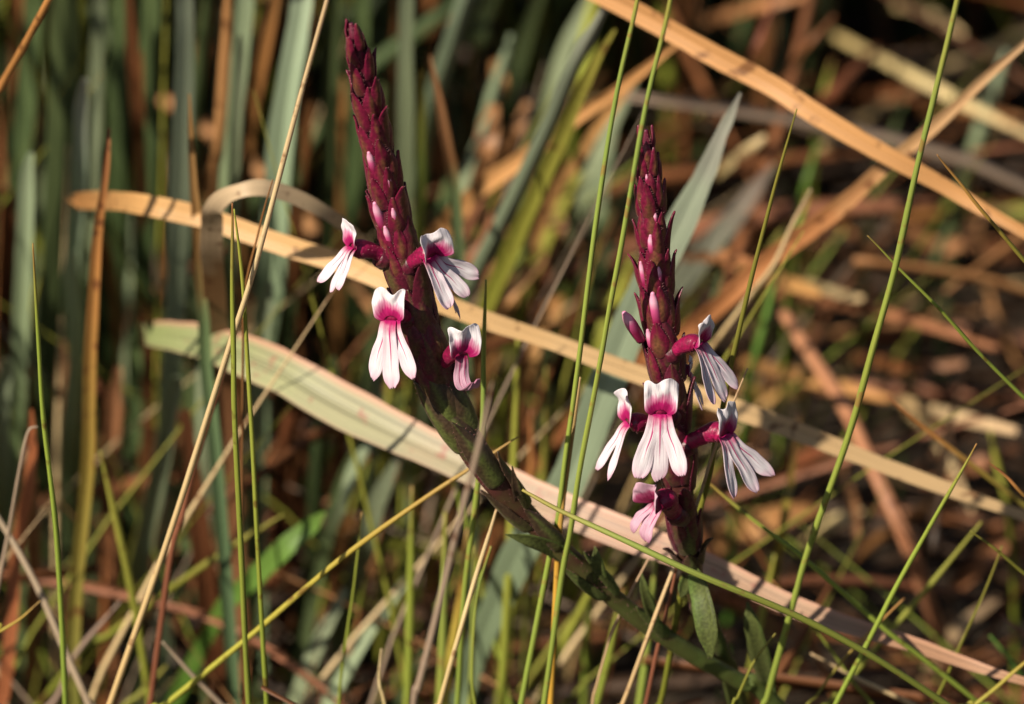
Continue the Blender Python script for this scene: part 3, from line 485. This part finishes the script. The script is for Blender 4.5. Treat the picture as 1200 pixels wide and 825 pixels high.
def stemmat():
    m, N, L = new_mat('flower_stem'); bs = N['Principled BSDF']
    uv, u, v = uvxy(N, L); tc = N.new('ShaderNodeTexCoord')
    n1 = N.new('ShaderNodeTexNoise'); n1.inputs['Scale'].default_value = 450; n1.inputs['Detail'].default_value = 4; L.new(tc.outputs['Object'], n1.inputs['Vector'])
    t = mth(N, L, 'ADD', v, mth(N, L, 'MULTIPLY', mth(N, L, 'SUBTRACT', n1.outputs[0], .5), .22))
    r = ramp(N, [(.45, (.085, .125, .028)), (.60, (.075, .085, .022)), (.72, (.07, .03, .018)), (.85, (.10, .006, .024))]); L.new(t, r.inputs[0])
    L.new(r.outputs[0], bs.inputs['Base Color']); bs.inputs['Roughness'].default_value = .45
    bp = N.new('ShaderNodeBump'); bp.inputs['Strength'].default_value = .5; bp.inputs['Distance'].default_value = .0002
    L.new(n1.outputs[0], bp.inputs['Height']); L.new(bp.outputs[0], bs.inputs['Normal'])
    return m
STEM = stemmat()

def petalmat(name, kind, wilt=0.):
    m, N, L = new_mat(name); bs = N['Principled BSDF']; out = N['Material Output']
    uv, u, v = uvxy(N, L); tc = N.new('ShaderNodeTexCoord')
    n1 = N.new('ShaderNodeTexNoise'); n1.inputs['Scale'].default_value = 900; n1.inputs['Detail'].default_value = 4; L.new(tc.outputs['Object'], n1.inputs['Vector'])
    mp = N.new('ShaderNodeMapping'); mp.inputs['Scale'].default_value = (14, 1.6, 1); L.new(uv, mp.inputs[0])
    n2 = N.new('ShaderNodeTexNoise'); n2.inputs['Scale'].default_value = 1.5; n2.inputs['Detail'].default_value = 2; L.new(mp.outputs[0], n2.inputs['Vector'])
    nz = mth(N, L, 'SUBTRACT', n1.outputs[0], .5)
    white, pink, mag = (.80, .75, .78), (.70, .33, .48), (.46, .012, .14)
    if wilt: white, pink, mag = (.66, .42, .52), (.52, .14, .28), (.26, .008, .07)
    d = mth(N, L, 'ABSOLUTE', mth(N, L, 'SUBTRACT', u, .5))
    vn = mth(N, L, 'ADD', v, mth(N, L, 'MULTIPLY', nz, .18))
    if kind == 'lobe':
        wid = mth(N, L, 'MULTIPLY', mth(N, L, 'SUBTRACT', .78, vn, True), .10)            # vein narrows to nothing
        vein = mth(N, L, 'SUBTRACT', 1., mth(N, L, 'DIVIDE', d, mth(N, L, 'ADD', wid, .004)), True)
        vein = mth(N, L, 'MULTIPLY', vein, mth(N, L, 'MULTIPLY', mth(N, L, 'SUBTRACT', .78, vn, True), 4.), True)
        vein = mth(N, L, 'MULTIPLY', vein, 1.8, True)
        thr = ramp(N, [(.05, (1, 1, 1)), (.22, (0, 0, 0))]); L.new(vn, thr.inputs[0])
        tip = ramp(N, [(.80, (0, 0, 0)), (1., (1, 1, 1))]); L.new(vn, tip.inputs[0])
        n4 = N.new('ShaderNodeTexNoise'); n4.inputs['Scale'].default_value = 260; n4.inputs['Detail'].default_value = 3; L.new(tc.outputs['Object'], n4.inputs['Vector'])
        rim = mth(N, L, 'MULTIPLY', mth(N, L, 'POWER', mth(N, L, 'MULTIPLY', d, 2.), 3.), .5)
        bl = ramp(N, [(.48, (0, 0, 0)), (.72, (1, 1, 1))]); L.new(n4.outputs[0], bl.inputs[0])
        pk = mth(N, L, 'ADD', mth(N, L, 'MULTIPLY', tip.outputs[0], .55), mth(N, L, 'ADD', mth(N, L, 'MULTIPLY', rim, .5), mth(N, L, 'MULTIPLY', bl.outputs[0], .18)), True)
        c = mix(N, L, pk, white, pink)
        c = mix(N, L, mth(N, L, 'MULTIPLY', vein, .95), c, (.50, .02, .17))
        c = mix(N, L, thr.outputs[0], c, mag)
    else:
        band = mth(N, L, 'ADD', vn, mth(N, L, 'MULTIPLY', mth(N, L, 'SUBTRACT', n2.outputs[0], .5), .35))
        band = mth(N, L, 'ADD', band, mth(N, L, 'MULTIPLY', mth(N, L, 'POWER', d, 2.), 1.1))
        r = ramp(N, [(.0, (.35, .008, .09)), (.32, mag), (.52, (.66, .28, .42) if not wilt else (.5, .1, .22)), (.68, white), (1., white)]); L.new(band, r.inputs[0])
        c = r.outputs[0]
    ve = ramp(N, [(.35, (.86, .84, .86)), (.6, (1, 1, 1))]); L.new(n2.outputs[0], ve.inputs[0])
    c = mix(N, L, 1., c, ve.outputs[0], 'MULTIPLY')
    L.new(c, bs.inputs['Base Color']); bs.inputs['Roughness'].default_value = .5
    bs.inputs['Specular IOR Level'].default_value = .3
    bp = N.new('ShaderNodeBump'); bp.inputs['Strength'].default_value = .45; bp.inputs['Distance'].default_value = .00015
    L.new(n2.outputs[0], bp.inputs['Height']); L.new(bp.outputs[0], bs.inputs['Normal'])
    tr = N.new('ShaderNodeBsdfTranslucent'); L.new(c, tr.inputs[0])
    mx = N.new('ShaderNodeMixShader'); mx.inputs[0].default_value = .25
    L.new(bs.outputs[0], mx.inputs[1]); L.new(tr.outputs[0], mx.inputs[2]); L.new(mx.outputs[0], out.inputs[0])
    return m
LOBE, HOOD = petalmat('petal_lobe', 'lobe'), petalmat('petal_hood', 'hood')
WLOBE, WHOOD = petalmat('petal_lobe_wilted', 'lobe', 1), petalmat('petal_hood_wilted', 'hood', 1)
def budmat():
    m, N, L = new_mat('bud'); bs = N['Principled BSDF']; uv, u, v = uvxy(N, L)
    r = ramp(N, [(.35, (.24, .01, .06)), (.62, (.52, .08, .22)), (.78, (.70, .36, .48)), (1., (.62, .22, .36))]); L.new(v, r.inputs[0])
    L.new(r.outputs[0], bs.inputs['Base Color']); bs.inputs['Roughness'].default_value = .4
    return m
BUD = budmat()

MM = .001
def grid_obj(name, fn, nu, nv, mat, parent, thick=.00016, sub=1):
    """fn(u -1..1, v 0..1) -> Vector ; thin closed shell"""
    V, UV, F = [], [], []
    for j in range(nv):
        for i in range(nu):
            u, v = -1 + 2 * i / (nu - 1), j / (nv - 1)
            V.append(fn(u, v)); UV.append((.5 + u / 2, v))
    F = [(j * nu + i, j * nu + i + 1, (j + 1) * nu + i + 1, (j + 1) * nu + i) for j in range(nv - 1) for i in range(nu - 1)]
    o = obj(name, V, F, mat, parent, UV)
    s = o.modifiers.new('thick', 'SOLIDIFY'); s.thickness = thick; s.offset = 0
    if sub: b = o.modifiers.new('smooth', 'SUBSURF'); b.levels = b.render_levels = sub
    return o
HAIRS = None
def hair(p, d, L, r=.00003):
    S = d.orthogonal().normalized(); Q = d.cross(S)
    b = len(HAIRS[0])
    for a in (0, 2.09, 4.19): HAIRS[0].append(p + (S * math.cos(a) + Q * math.sin(a)) * r)
    HAIRS[0].append(p + d * L)
    HAIRS[1].extend([(b, b + 1, b + 3), (b + 1, b + 2, b + 3), (b + 2, b, b + 3)])

def bract(root, p, T, Rd, r, L, W, flare, mat, name='bract', keel=.25, curl=0., teeth=0., hairs=True, seed=0):
    """pointed bract pressed to the stem: foot at p + Rd*r, pointing along T"""
    S = T.cross(Rd).normalized()
    rw = max(r, W * .75)
    def fn(u, v):
        wv = W * (.62 + .9 * v - 1.52 * v ** 1.7) if v > .0 else W * .62
        wv = max(wv, .0) + W * .02
        if teeth: wv *= 1 + teeth * abs(math.sin(v * 9.4 + seed)) * abs(u)
        a = u * wv / rw
        rad = r + .10 * L * math.sin(math.pi * min(v * 1.15, 1)) * .6 + flare * L * v ** 3 + keel * MM * (1 - abs(u)) * (1 - v * .5)
        c = p - Rd * (rw - r)
        q = p + Rd * (rad - rw + rw * math.cos(a)) + S * (rw * math.sin(a)) + T * (L * v)
        q += S * (curl * L * v * v)
        return q + Vector((noise.noise((seed, u, v * 3)), noise.noise((seed + 9, u, v * 3)), 0)) * .00018
    o = grid_obj(name, fn, 7, 9, mat, root, .00022, 1)
    if hairs:
        for v in [i / 16 for i in range(1, 16)]:
            for u in (-1, 1):
                if rnd.random() < .8:
                    q = fn(u, v); d = (S * u * 1.0 + Rd * .35 + T * .5 + Vector((rnd.gauss(0, .3), rnd.gauss(0, .3), rnd.gauss(0, .3)))).normalized()
                    hair(q, d, rnd.uniform(.00015, .0004))
    return o

def cdir(r, u, t): return (RT * r + Vector((0, 0, 1)) * u + Vector((0, -1, 0)) * t).normalized()

def flower(root, attach, throat, fdir, label, hood=(3.9, 3.9), lip=(7., 2.3), droop=72, spread=20, hoodtilt=80, updir=(0, 1, 0), reflex=.5, cup=.25, curl=0., lobes=3, wilt=0., seed=0, yaw=0., tr=1.0, old=False):
    """two-lipped flower; X = out of the throat"""
    X = cdir(*fdir); Z = cdir(*updir); Z = (Z - X * Z.dot(X)).normalized(); Y = Z.cross(X)
    O = throat
    Lc = lambda x, y, z: O + X * x * MM + Y * y * MM + Z * z * MM
    rs = random.Random(seed)
    # corolla tube
    d = (O - attach).length
    pts = [(attach, .0008 * tr), (attach.lerp(O, .4) + Z * d * .10, .00085 * tr), (O - X * d * .22 + Z * d * .03, .00110 * tr), (O - X * .0002, .00085 * tr)]
    V, F, UV = strip(catmull(pts, 6), [(math.cos(a * math.pi / 6), math.sin(a * math.pi / 6)) for a in range(12)])
    fo = obj('flower', V, F, TUBE, root, UV); fo['label'] = label
    for i in range(40):
        k = rs.randrange(4 * 12, len(V) - 12); c = V[k]
        ax = attach.lerp(O, .5); dd = (c - ax); dd -= (O - attach).normalized() * dd.dot((O - attach).normalized()); hair(c, (dd.normalized() + Vector((rs.gauss(0, .2), 0, rs.gauss(0, .2)))).normalized(), rs.uniform(.0001, .0003))
    # upper lip
    nd, nc = rs.uniform(.08, .26), rs.uniform(-.3, .3)
    hw, hh = hood; ht = math.radians(hoodtilt)
    def fh(u, v):
        w = hw * .5 * (.84 + .20 * v ** .7 - .06 * v * v)
        y = u * w
        top = 1 - nd * math.exp(-((u - nc) / .32) ** 2) - .16 * abs(u) ** 4 + .05 * math.sin(u * 5 + seed)
        l = hh * v * top
        a = ht + reflex * v * v
        x = math.cos(ht) * l - math.sin(ht) * reflex * hh * .5 * v ** 3 * (.4 + .6 * abs(u))
        z = .55 + math.sin(ht) * l - abs(math.cos(ht)) * reflex * hh * .1 * v ** 3
        x += cup * hw * .5 * (u * u) * (1 - .9 * v) * 1.2 + .2 * noise.noise((u * 2.2, v * 2.5, seed)) * hw * (.2 + v) + wilt * .8 * math.sin(u * 4 + seed) * v
        z += wilt * .5 * noise.noise((u * 3, v * 2, seed + 5)) * v
        if u < 0 and v > .5: x -= .25 * (v - .5) * hw * (-u) * rs2
        # base rim follows the tube mouth
        z -= .5 * abs(u) ** 2 * math.exp(-((v - .2) / .16) ** 2)
        if v < .2:
            k = (1 - v / .2) ** 1.5; ang = u * 1.7
            y = y * (1 - k) + k * .85 * math.sin(ang); z = z * (1 - k) + k * .75 * math.cos(ang); x = x * (1 - k) + k * .05
        return Lc(x, y, z)
    rs2 = rs.uniform(-1, 1)
    grid_obj('upper_lip', fh, 13, 11, WHOOD if wilt > .6 else HOOD, fo, .0001)
    # lower lip: lobes
    L, Wd = lip
    th0 = math.radians(12); rs_b = [rs.uniform(-.14, .22) for _ in range(3)]; lw = [rs.uniform(.82, 1.02) for _ in range(3)]
    for k in range(lobes):
        kk = k - (lobes - 1) / 2
        sa = math.radians(spread) * kk + math.radians(yaw) + rs.uniform(-.05, .05)
        Lk = L * (1.04 if abs(kk) < .3 else 1.0) * rs.uniform(.95, 1.05); dr = math.radians(droop + rs.uniform(-5, 5) - 6 * abs(kk))
        off = kk * .62; tip = rs.random(); skew = rs.uniform(-.35, .35)
        def fl(u, v):
            w = Wd * lw[k] * .5 * (1 + .09 * noise.noise((v * 5, seed, k + (9 if u > 0 else 0)))) * (.62 + .85 * v ** .9 - .42 * v) * (1 if v < .70 else max(.12, math.sqrt(max(0, 1 - ((v - .70) / .31) ** (1.7 + .8 * tip)))))
            s = Lk * v * (1 + skew * .10 * u * v) * (1 - .03 * math.cos(u * 9 + seed) * v ** 3)
            # path: out of the throat then bending down to the droop angle
            b = .18
            if v < b: ang = th0 + (dr - th0) * (v / b) * .5; x = s * math.cos(ang); z = -s * math.sin(ang)
            else:
                a1 = th0 + (dr - th0) * .5; x0, z0 = Lk * b * math.cos(a1), -Lk * b * math.sin(a1)
                t = (s - Lk * b); a2 = dr + curl * (v - b) ** 1.5
                x = x0 + t * math.cos(a2); z = z0 - t * math.sin(a2)
            y = u * w
            bend = rs_b[k] * w * (u * u) + .07 * w * math.cos(u * 7) * (1 - v) + .16 * noise.noise((u * 1.5, v * 3.5, seed * 3.3 + k)) + wilt * .5 * v * noise.noise((u * 2, v * 4, seed + k)) + .18 * v * noise.noise((k * 5.1, seed, v * 2)) - abs(kk) * .12
            nx, nz = math.sin(dr), math.cos(dr)                        # lobe normal in the XZ plane
            x += bend * nx; z += bend * nz + .22 - .5 * min(1, v * 4)
            # fan out sideways around the throat
            lat = y * math.cos(sa) + s * math.sin(sa) * (.35 + .65 * min(1, v * 2)); sh = s * (1 - math.cos(sa))
            return Lc(x - sh * math.cos(dr), off * (1 - .6 * v) + lat - y * 0, z + sh * math.sin(dr) - y * math.sin(sa) * math.sin(dr) * -1)
        grid_obj('lip_lobe', fl, 9, 15, WLOBE if old else LOBE, fo, .00009)
    # calyx
    T = (O - attach).normalized()
    pts = [(attach - T * .0006, .0011), (attach + T * d * .12, .0013), (attach + T * d * .30, .00115)]
    V, F, UV = strip(catmull(pts, 4), ROUND)
    obj('calyx', V, F, MIDB, fo, UV)
    return fo

def bud(root, p, d, L, r):
    pts = [(p - d * L * .5, r * .8), (p - d * L * .1, r), (p + d * L * .25, r * .85), (p + d * L * .45, r * .45), (p + d * L * .5, r * .08)]
    V, F, UV = strip(catmull(pts, 4), ROUND); return obj('bud', V, F, BUD, root, UV)

def sit_bud(root, path, x, y, l, wd):
    p, T, r = at_py(path, y); az = math.asin(max(-.95, min(.95, (P(x, y, p.y).x - p.x) / (r * 1.5)))); d = around(T, az)
    c = p + d * r * 1.18; bud(root, c, (T + d * .16).normalized(), l * 1.5e-4, wd * .5e-4)
    q, T2, r2 = at_py(path, y + l * .25 + 46)
    bract(root, q, T2, around(T2, az), r2 * 1.12, 50e-4, max(13, wd * 1.5) * 1e-4, .12, CRIM, seed=x)

def axis_at(path, t):
    """t 0..1 along list of (Vector, r)"""
    f = t * (len(path) - 1); i = min(int(f), len(path) - 2); a = f - i
    p = path[i][0].lerp(path[i + 1][0], a); T = (path[min(i + 2, len(path) - 1)][0] - path[max(i - 1, 0)][0]).normalized()
    return p, T, path[i][1] * (1 - a) + path[i + 1][1] * a

def plant(base, axis, label, nodes, az0, hairiness=700):
    """axis: [(px,py,half_width_px,y)] root first"""
    global HAIRS
    HAIRS = ([], [])
    q = [(P(x, y, yo), hw * .7 * pxs(P(x, y, yo))) for x, y, hw, yo in axis]
    q = to_ground(q, .7)
    root = bpy.data.objects.new('flowering_plant', None); COL.objects.link(root)
    root.location = (q[0][0].x, q[0][0].y, 0); root.empty_display_size = .01
    tag(root, label, 'wildflower')
    path = catmull(q, 10)
    SQ = [(math.cos(a) * (1 + .10 * math.cos(4 * a)), math.sin(a) * (1 + .10 * math.cos(4 * a))) for a in [i * math.pi / 6 for i in range(12)]]
    V, F, UV = strip(path, SQ, roll=.5, twist=.4)
    obj('stem', V, F, STEM, root, UV)
    return root, path
def at_py(path, py):
    """sample of the path at picture row py"""
    best = None
    for i, (p, r) in enumerate(path):
        d = p - CAM; z = d.dot(FWD); y = 412.5 - d.dot(UP) / z / K
        if best is None or abs(y - py) < best[0]: best = (abs(y - py), i)
    i = best[1]; T = (path[min(i + 1, len(path) - 1)][0] - path[max(i - 1, 0)][0]).normalized()
    return path[i][0], T, path[i][1]
def finish(root):
    o = obj('hairs', HAIRS[0], HAIRS[1], leafmat('plant_hair', [(0, (.45, .2, .22)), (1, (.6, .42, .4))], vary=0), root, smooth=False); o['kind'] = 'stuff'
    for c in root.children: c.location = -root.location
def around(T, az):
    """direction across the stem; az 0 = towards the camera, 90 = right"""
    f = Vector((0, -1, 0.35)); f = (f - T * f.dot(T)).normalized(); s = T.cross(f) * -1
    if s.x < 0: s = -s
    return f * math.cos(az) + s * math.sin(az)
def stem_hairs(path, n, r0=.0, lo=0., hi=1.):
    for i in range(n):
        p, T, r = axis_at(path, rnd.uniform(lo, hi)); d = around(T, rnd.uniform(-1.8, 1.8)); hair(p + d * r * .97, (d + T * .3).normalized(), rnd.uniform(.0001, .00035))

# ---- taller plant, bent stem
LX = [(905, 822, 15, .016), (870, 800, 15, .014), (800, 760, 16, .010), (740, 718, 17, .007), (680, 665, 18, .004), (625, 612, 20, .002), (575, 556, 26, 0), (537, 495, 28, 0), (507, 425, 29, 0), (482, 345, 27, 0), (464, 270, 25, 0), (452, 215, 23, -.001), (440, 160, 21, -.002), (427, 95, 17, -.003), (417, 50, 10, -.004), (411, 27, 4, -.004)]
A, pa = plant(None, LX, 'taller purple flower spike on a bent stem with white and magenta blooms', None, 0)
# spike bracts: (row of the foot, length px, width px, flare, material)
yy, k = 470., 0
while yy > 50:
    up = (yy - 40) / 430
    p, T, r = at_py(pa, yy)
    L = (30 + 48 * up ** .6); W = 10 + 16 * min(1, up * 1.9)
    mt = CRIM if yy < 265 else MIDB
    for sgn in (0, math.pi):
        az = (.75 if k % 2 else -.82) + sgn + rnd.uniform(-.15, .15)
        bract(A, p, T, around(T, az), r * 1.0, L * 1e-4 * rnd.uniform(.92, 1.1), W * 1e-4, rnd.choice((.03, .06, .12, .26)) if yy > 90 else -.02, mt, seed=yy + sgn)
    if k % 2 == 0 and yy > 110:
        for az in (0.05, math.pi / 2 + .1, -math.pi / 2 - .1): bract(A, p + T * .0012, T, around(T, az + rnd.uniform(-.2, .2)), r * .95, L * 1e-4 * .95, W * .9e-4, rnd.uniform(.0, .12), mt, seed=yy + az)
    yy -= 15 + 19 * up; k += 1
for x, y, l, wd in [(441, 146, 16, 5.5), (433, 184, 26, 10), (456, 211, 32, 11), (441, 246, 36, 12), (428, 214, 10, 5), (449, 176, 18, 7), (462, 244, 24, 9), (452, 272, 26, 9), (436, 118, 10, 4)]:
    p, T, r = at_py(pa, y); sit_bud(A, pa, x, y, l, wd)
# leafy bracts on the bent part of the stem
for y, az, L, W, fl, mt, cu in [(505, .9, 105, 26, .05, OLIV, 0), (520, -.9, 110, 26, .03, OLIV, 0), (560, .2, 110, 24, .02, OLIV, 0), (598, 1.2, 92, 20, .16, OLIV, 0), (612, -1.1, 90, 20, .05, OLIV, 0), (470, -1.3, 60, 22, .12, MIDB, 0), (480, 1.3, 62, 22, .14, MIDB, 0), (640, .4, 80, 18, .04, OLIV, 0), (700, 1.1, 85, 17, .1, LEAF, 0), (690, -.9, 80, 16, .05, LEAF, 0), (450, 0.1, 90, 24, .02, MIDB, 0), (535, 0., 90, 22, .02, OLIV, 0), (745, 0.7, 70, 16, .12, LEAF, 0), (415, -.5, 70, 22, .05, MIDB, 0), (435, .6, 76, 22, .06, MIDB, 0), (385, .35, 64, 20, .05, MIDB, 0), (490, -.2, 84, 24, .03, OLIV, 0)]:
    p, T, r = at_py(pa, y); bract(A, p, T, around(T, az), r * 1.0, L * 1e-4, W * 1e-4, fl, mt, seed=y, teeth=.12)
def leaf(root, pts, mat, wds, prof=FOLD, name='leaf', roll=0.):
    q = [(P(x, y, yo), max(w, .8) * .5 * pxs(P(x, y, yo))) for (x, y, yo), w in zip(pts, wds)]
    V, F, UV = strip(catmull(q, 6), prof, roll=roll); return obj(name, V, F, mat, root, UV)
leaf(A, [(688, 668, .004), (655, 645, .002), (625, 633, .0), (592, 626, -.001)], LEAF, (10, 22, 18, 2), roll=.5)
leaf(A, [(612, 592, .001), (606, 575, -.001), (600, 546, -.002)], OLIV, (18, 12, 1.5))
leaf(A, [(905, 815, .016), (893, 770, .012), (884, 735, .01), (876, 705, .01)], LEAF, (14, 26, 22, 4), roll=.4)
leaf(A, [(772, 738, .008), (762, 712, .006), (755, 690, .005), (752, 672, .005)], LEAF, (8, 15, 11, 2))
leaf(A, [(720, 700, .006), (705, 680, .004), (700, 658, .003), (697, 640, .003)], LEAF, (12, 18, 14, 2))
flower(A, P(482, 372, -.001), P(459, 377, -.0052), (-.34, .02, .94), 'white lower bloom facing forward', hood=(4.3, 3.7), lip=(7.2, 2.4), droop=80, spread=19, hoodtilt=84, updir=(-.14, 1, 0), yaw=0, seed=3)
flower(A, P(455, 305, -.001), P(413, 292, -.003), (-.84, .30, .42), 'bloom seen from the side', hood=(3.2, 3.4), lip=(5.2, 2.0), droop=72, spread=20, hoodtilt=62, updir=(-.5, 1, .1), seed=7, tr=1.05, reflex=.2)
flower(A, P(475, 312, -.001), P(506, 303, -.004), (.60, -.05, .80), 'bloom with folded hood', hood=(4.6, 3.4), lip=(6.0, 2.4), droop=62, spread=27, hoodtilt=74, updir=(-.1, 1, 0), yaw=24, cup=.75, seed=12, wilt=.5)
flower(A, P(495, 330, .001), P(520, 330, .003), (.85, -.1, -.2), 'bloom partly hidden behind another', hood=(2.5, 1.4), lip=(4.8, 1.5), droop=66, spread=22, lobes=2, seed=17)
flower(A, P(512, 432, 0), P(541, 419, -.005), (.36, -.05, .93), 'wilting bloom with curled lower lip', hood=(4.1, 3.7), lip=(5.0, 1.7), droop=100, spread=10, hoodtilt=84, curl=-2.4, lobes=2, old=True, updir=(.10, 1, 0), seed=21, cup=.5, wilt=.25)
stem_hairs(pa, 900, lo=.25, hi=.98)
finish(A)

# ---- shorter plant
RX = [(862, 815, 17, .02), (846, 770, 17, .016), (828, 722, 17, .012), (815, 690, 18, .008), (806, 645, 20, .004), (799, 590, 23, .001), (792, 525, 24, 0), (785, 460, 24, 0), (777, 400, 24, 0), (770, 340, 23, 0), (765, 270, 20, 0), (761, 215, 16, 0), (758, 175, 9, 0), (757, 152, 4, 0)]
Bp, pb = plant(None, RX, 'shorter purple flower spike with a ring of white and magenta blooms', None, 0)
yy, k = 640., 0
while yy > 170:
    up = (yy - 165) / 475
    p, T, r = at_py(pb, yy)
    L = (26 + 52 * up ** .6); W = 9 + 15 * min(1, up * 1.9)
    mt = CRIM if yy < 400 else MIDB
    for sgn in (0, math.pi):
        az = (.1 if k % 2 else 1.5) + sgn + rnd.uniform(-.15, .15)
        bract(Bp, p, T, around(T, az), r * 1.0, L * 1e-4 * rnd.uniform(.92, 1.1), W * 1e-4, (rnd.uniform(.08, .24) if k % 2 == 0 else rnd.uniform(.0, .1)) if yy > 235 else .02, mt, seed=yy + sgn)
    if k % 2 == 0 and yy > 200:
        for az in (.8, -.8): bract(Bp, p + T * .0012, T, around(T, az + rnd.uniform(-.2, .2)), r * .95, L * 1e-4 * .95, W * .9e-4, rnd.uniform(.0, .12), mt, seed=yy + az)
    yy -= 17 + 18 * up; k += 1
for x, y, l, wd in [(762, 285, 24, 9), (750, 318, 30, 8), (766, 356, 40, 13), (757, 205, 10, 4), (772, 318, 22, 8), (758, 392, 26, 9), (768, 250, 14, 6)]:
    p, T, r = at_py(pb, y); sit_bud(Bp, pb, x, y, l, wd)
bud(Bp, P(741, 382, -.002), (P(727, 360, -.003) - P(752, 400, -.001)).normalized(), .0052, .00072)['label'] = 'long pale pink bud sticking out'
for y, az, L, W, fl, mt in [(660, -1.2, 55, 16, .3, OLIV), (660, 1.2, 60, 16, .35, OLIV), (668, .1, 60, 20, .04, OLIV), (640, .2, 60, 22, .04, OLIV), (720, -.5, 60, 15, .06, LEAF), (760, .3, 70, 14, .06, LEAF)]:
    p, T, r = at_py(pb, y); bract(Bp, p, T, around(T, az), r * 1.0, L * 1e-4, W * 1e-4, fl, mt, seed=y, teeth=.18)
leaf(Bp, [(812, 668, .004), (822, 695, -.001), (830, 735, -.003), (833, 772, -.003)], LEAF, (14, 26, 28, 6), name='leaf', roll=-.4)
leaf(Bp, [(806, 670, .005), (800, 690, .003), (797, 700, .002)], LEAF, (12, 16, 3), roll=.4)
flower(Bp, P(783, 415, -.001), P(819, 405, -.003), (.74, .05, .56), 'bloom with upright narrow hood', hood=(3.0, 3.9), lip=(6.6, 2.2), droop=62, spread=20, hoodtilt=62, updir=(.05, 1, .1), seed=31, reflex=.3, cup=.5)
flower(Bp, P(790, 430, .001), P(806, 438, .001), (.75, -.1, .1), 'bloom half hidden under another', hood=(2.4, 1.5), lip=(4.6, 1.5), droop=66, spread=18, lobes=2, seed=35)
flower(Bp, P(774, 502, -.001), P(737, 498, -.003), (-.88, .02, .42), 'bloom seen from the side', hood=(3.4, 3.9), lip=(6.9, 1.8), droop=64, spread=32, hoodtilt=88, updir=(-.1, 1, 0), seed=41, reflex=-.4, cup=.4, lobes=2, tr=1.1)
flower(Bp, P(788, 488, -.001), P(774, 487, -.0062), (-.02, .0, 1), 'large white bloom facing forward', hood=(4.2, 4.1), lip=(7.6, 2.6), droop=82, spread=18, hoodtilt=86, updir=(0.02, 1, 0), yaw=0, seed=44)
flower(Bp, P(795, 525, -.001), P(849, 512, -.0035), (.70, -.02, .66), 'bloom on a long magenta tube', hood=(3.5, 4.1), lip=(7.4, 2.3), droop=64, spread=22, hoodtilt=82, updir=(.04, 1, 0), yaw=10, seed=52, cup=.3, tr=1.15, lobes=3)
flower(Bp, P(797, 606, -.001), P(771, 592, -.005), (-.72, -.12, .62), 'wilting bloom below the others', hood=(4.2, 3.4), lip=(4.4, 1.7), droop=28, spread=16, hoodtilt=62, updir=(.1, 1, 0), seed=61, cup=.9, wilt=1.2, curl=.8, lobes=3, tr=1.25, old=True)
stem_hairs(pb, 800, lo=.3, hi=.98)
finish(Bp)
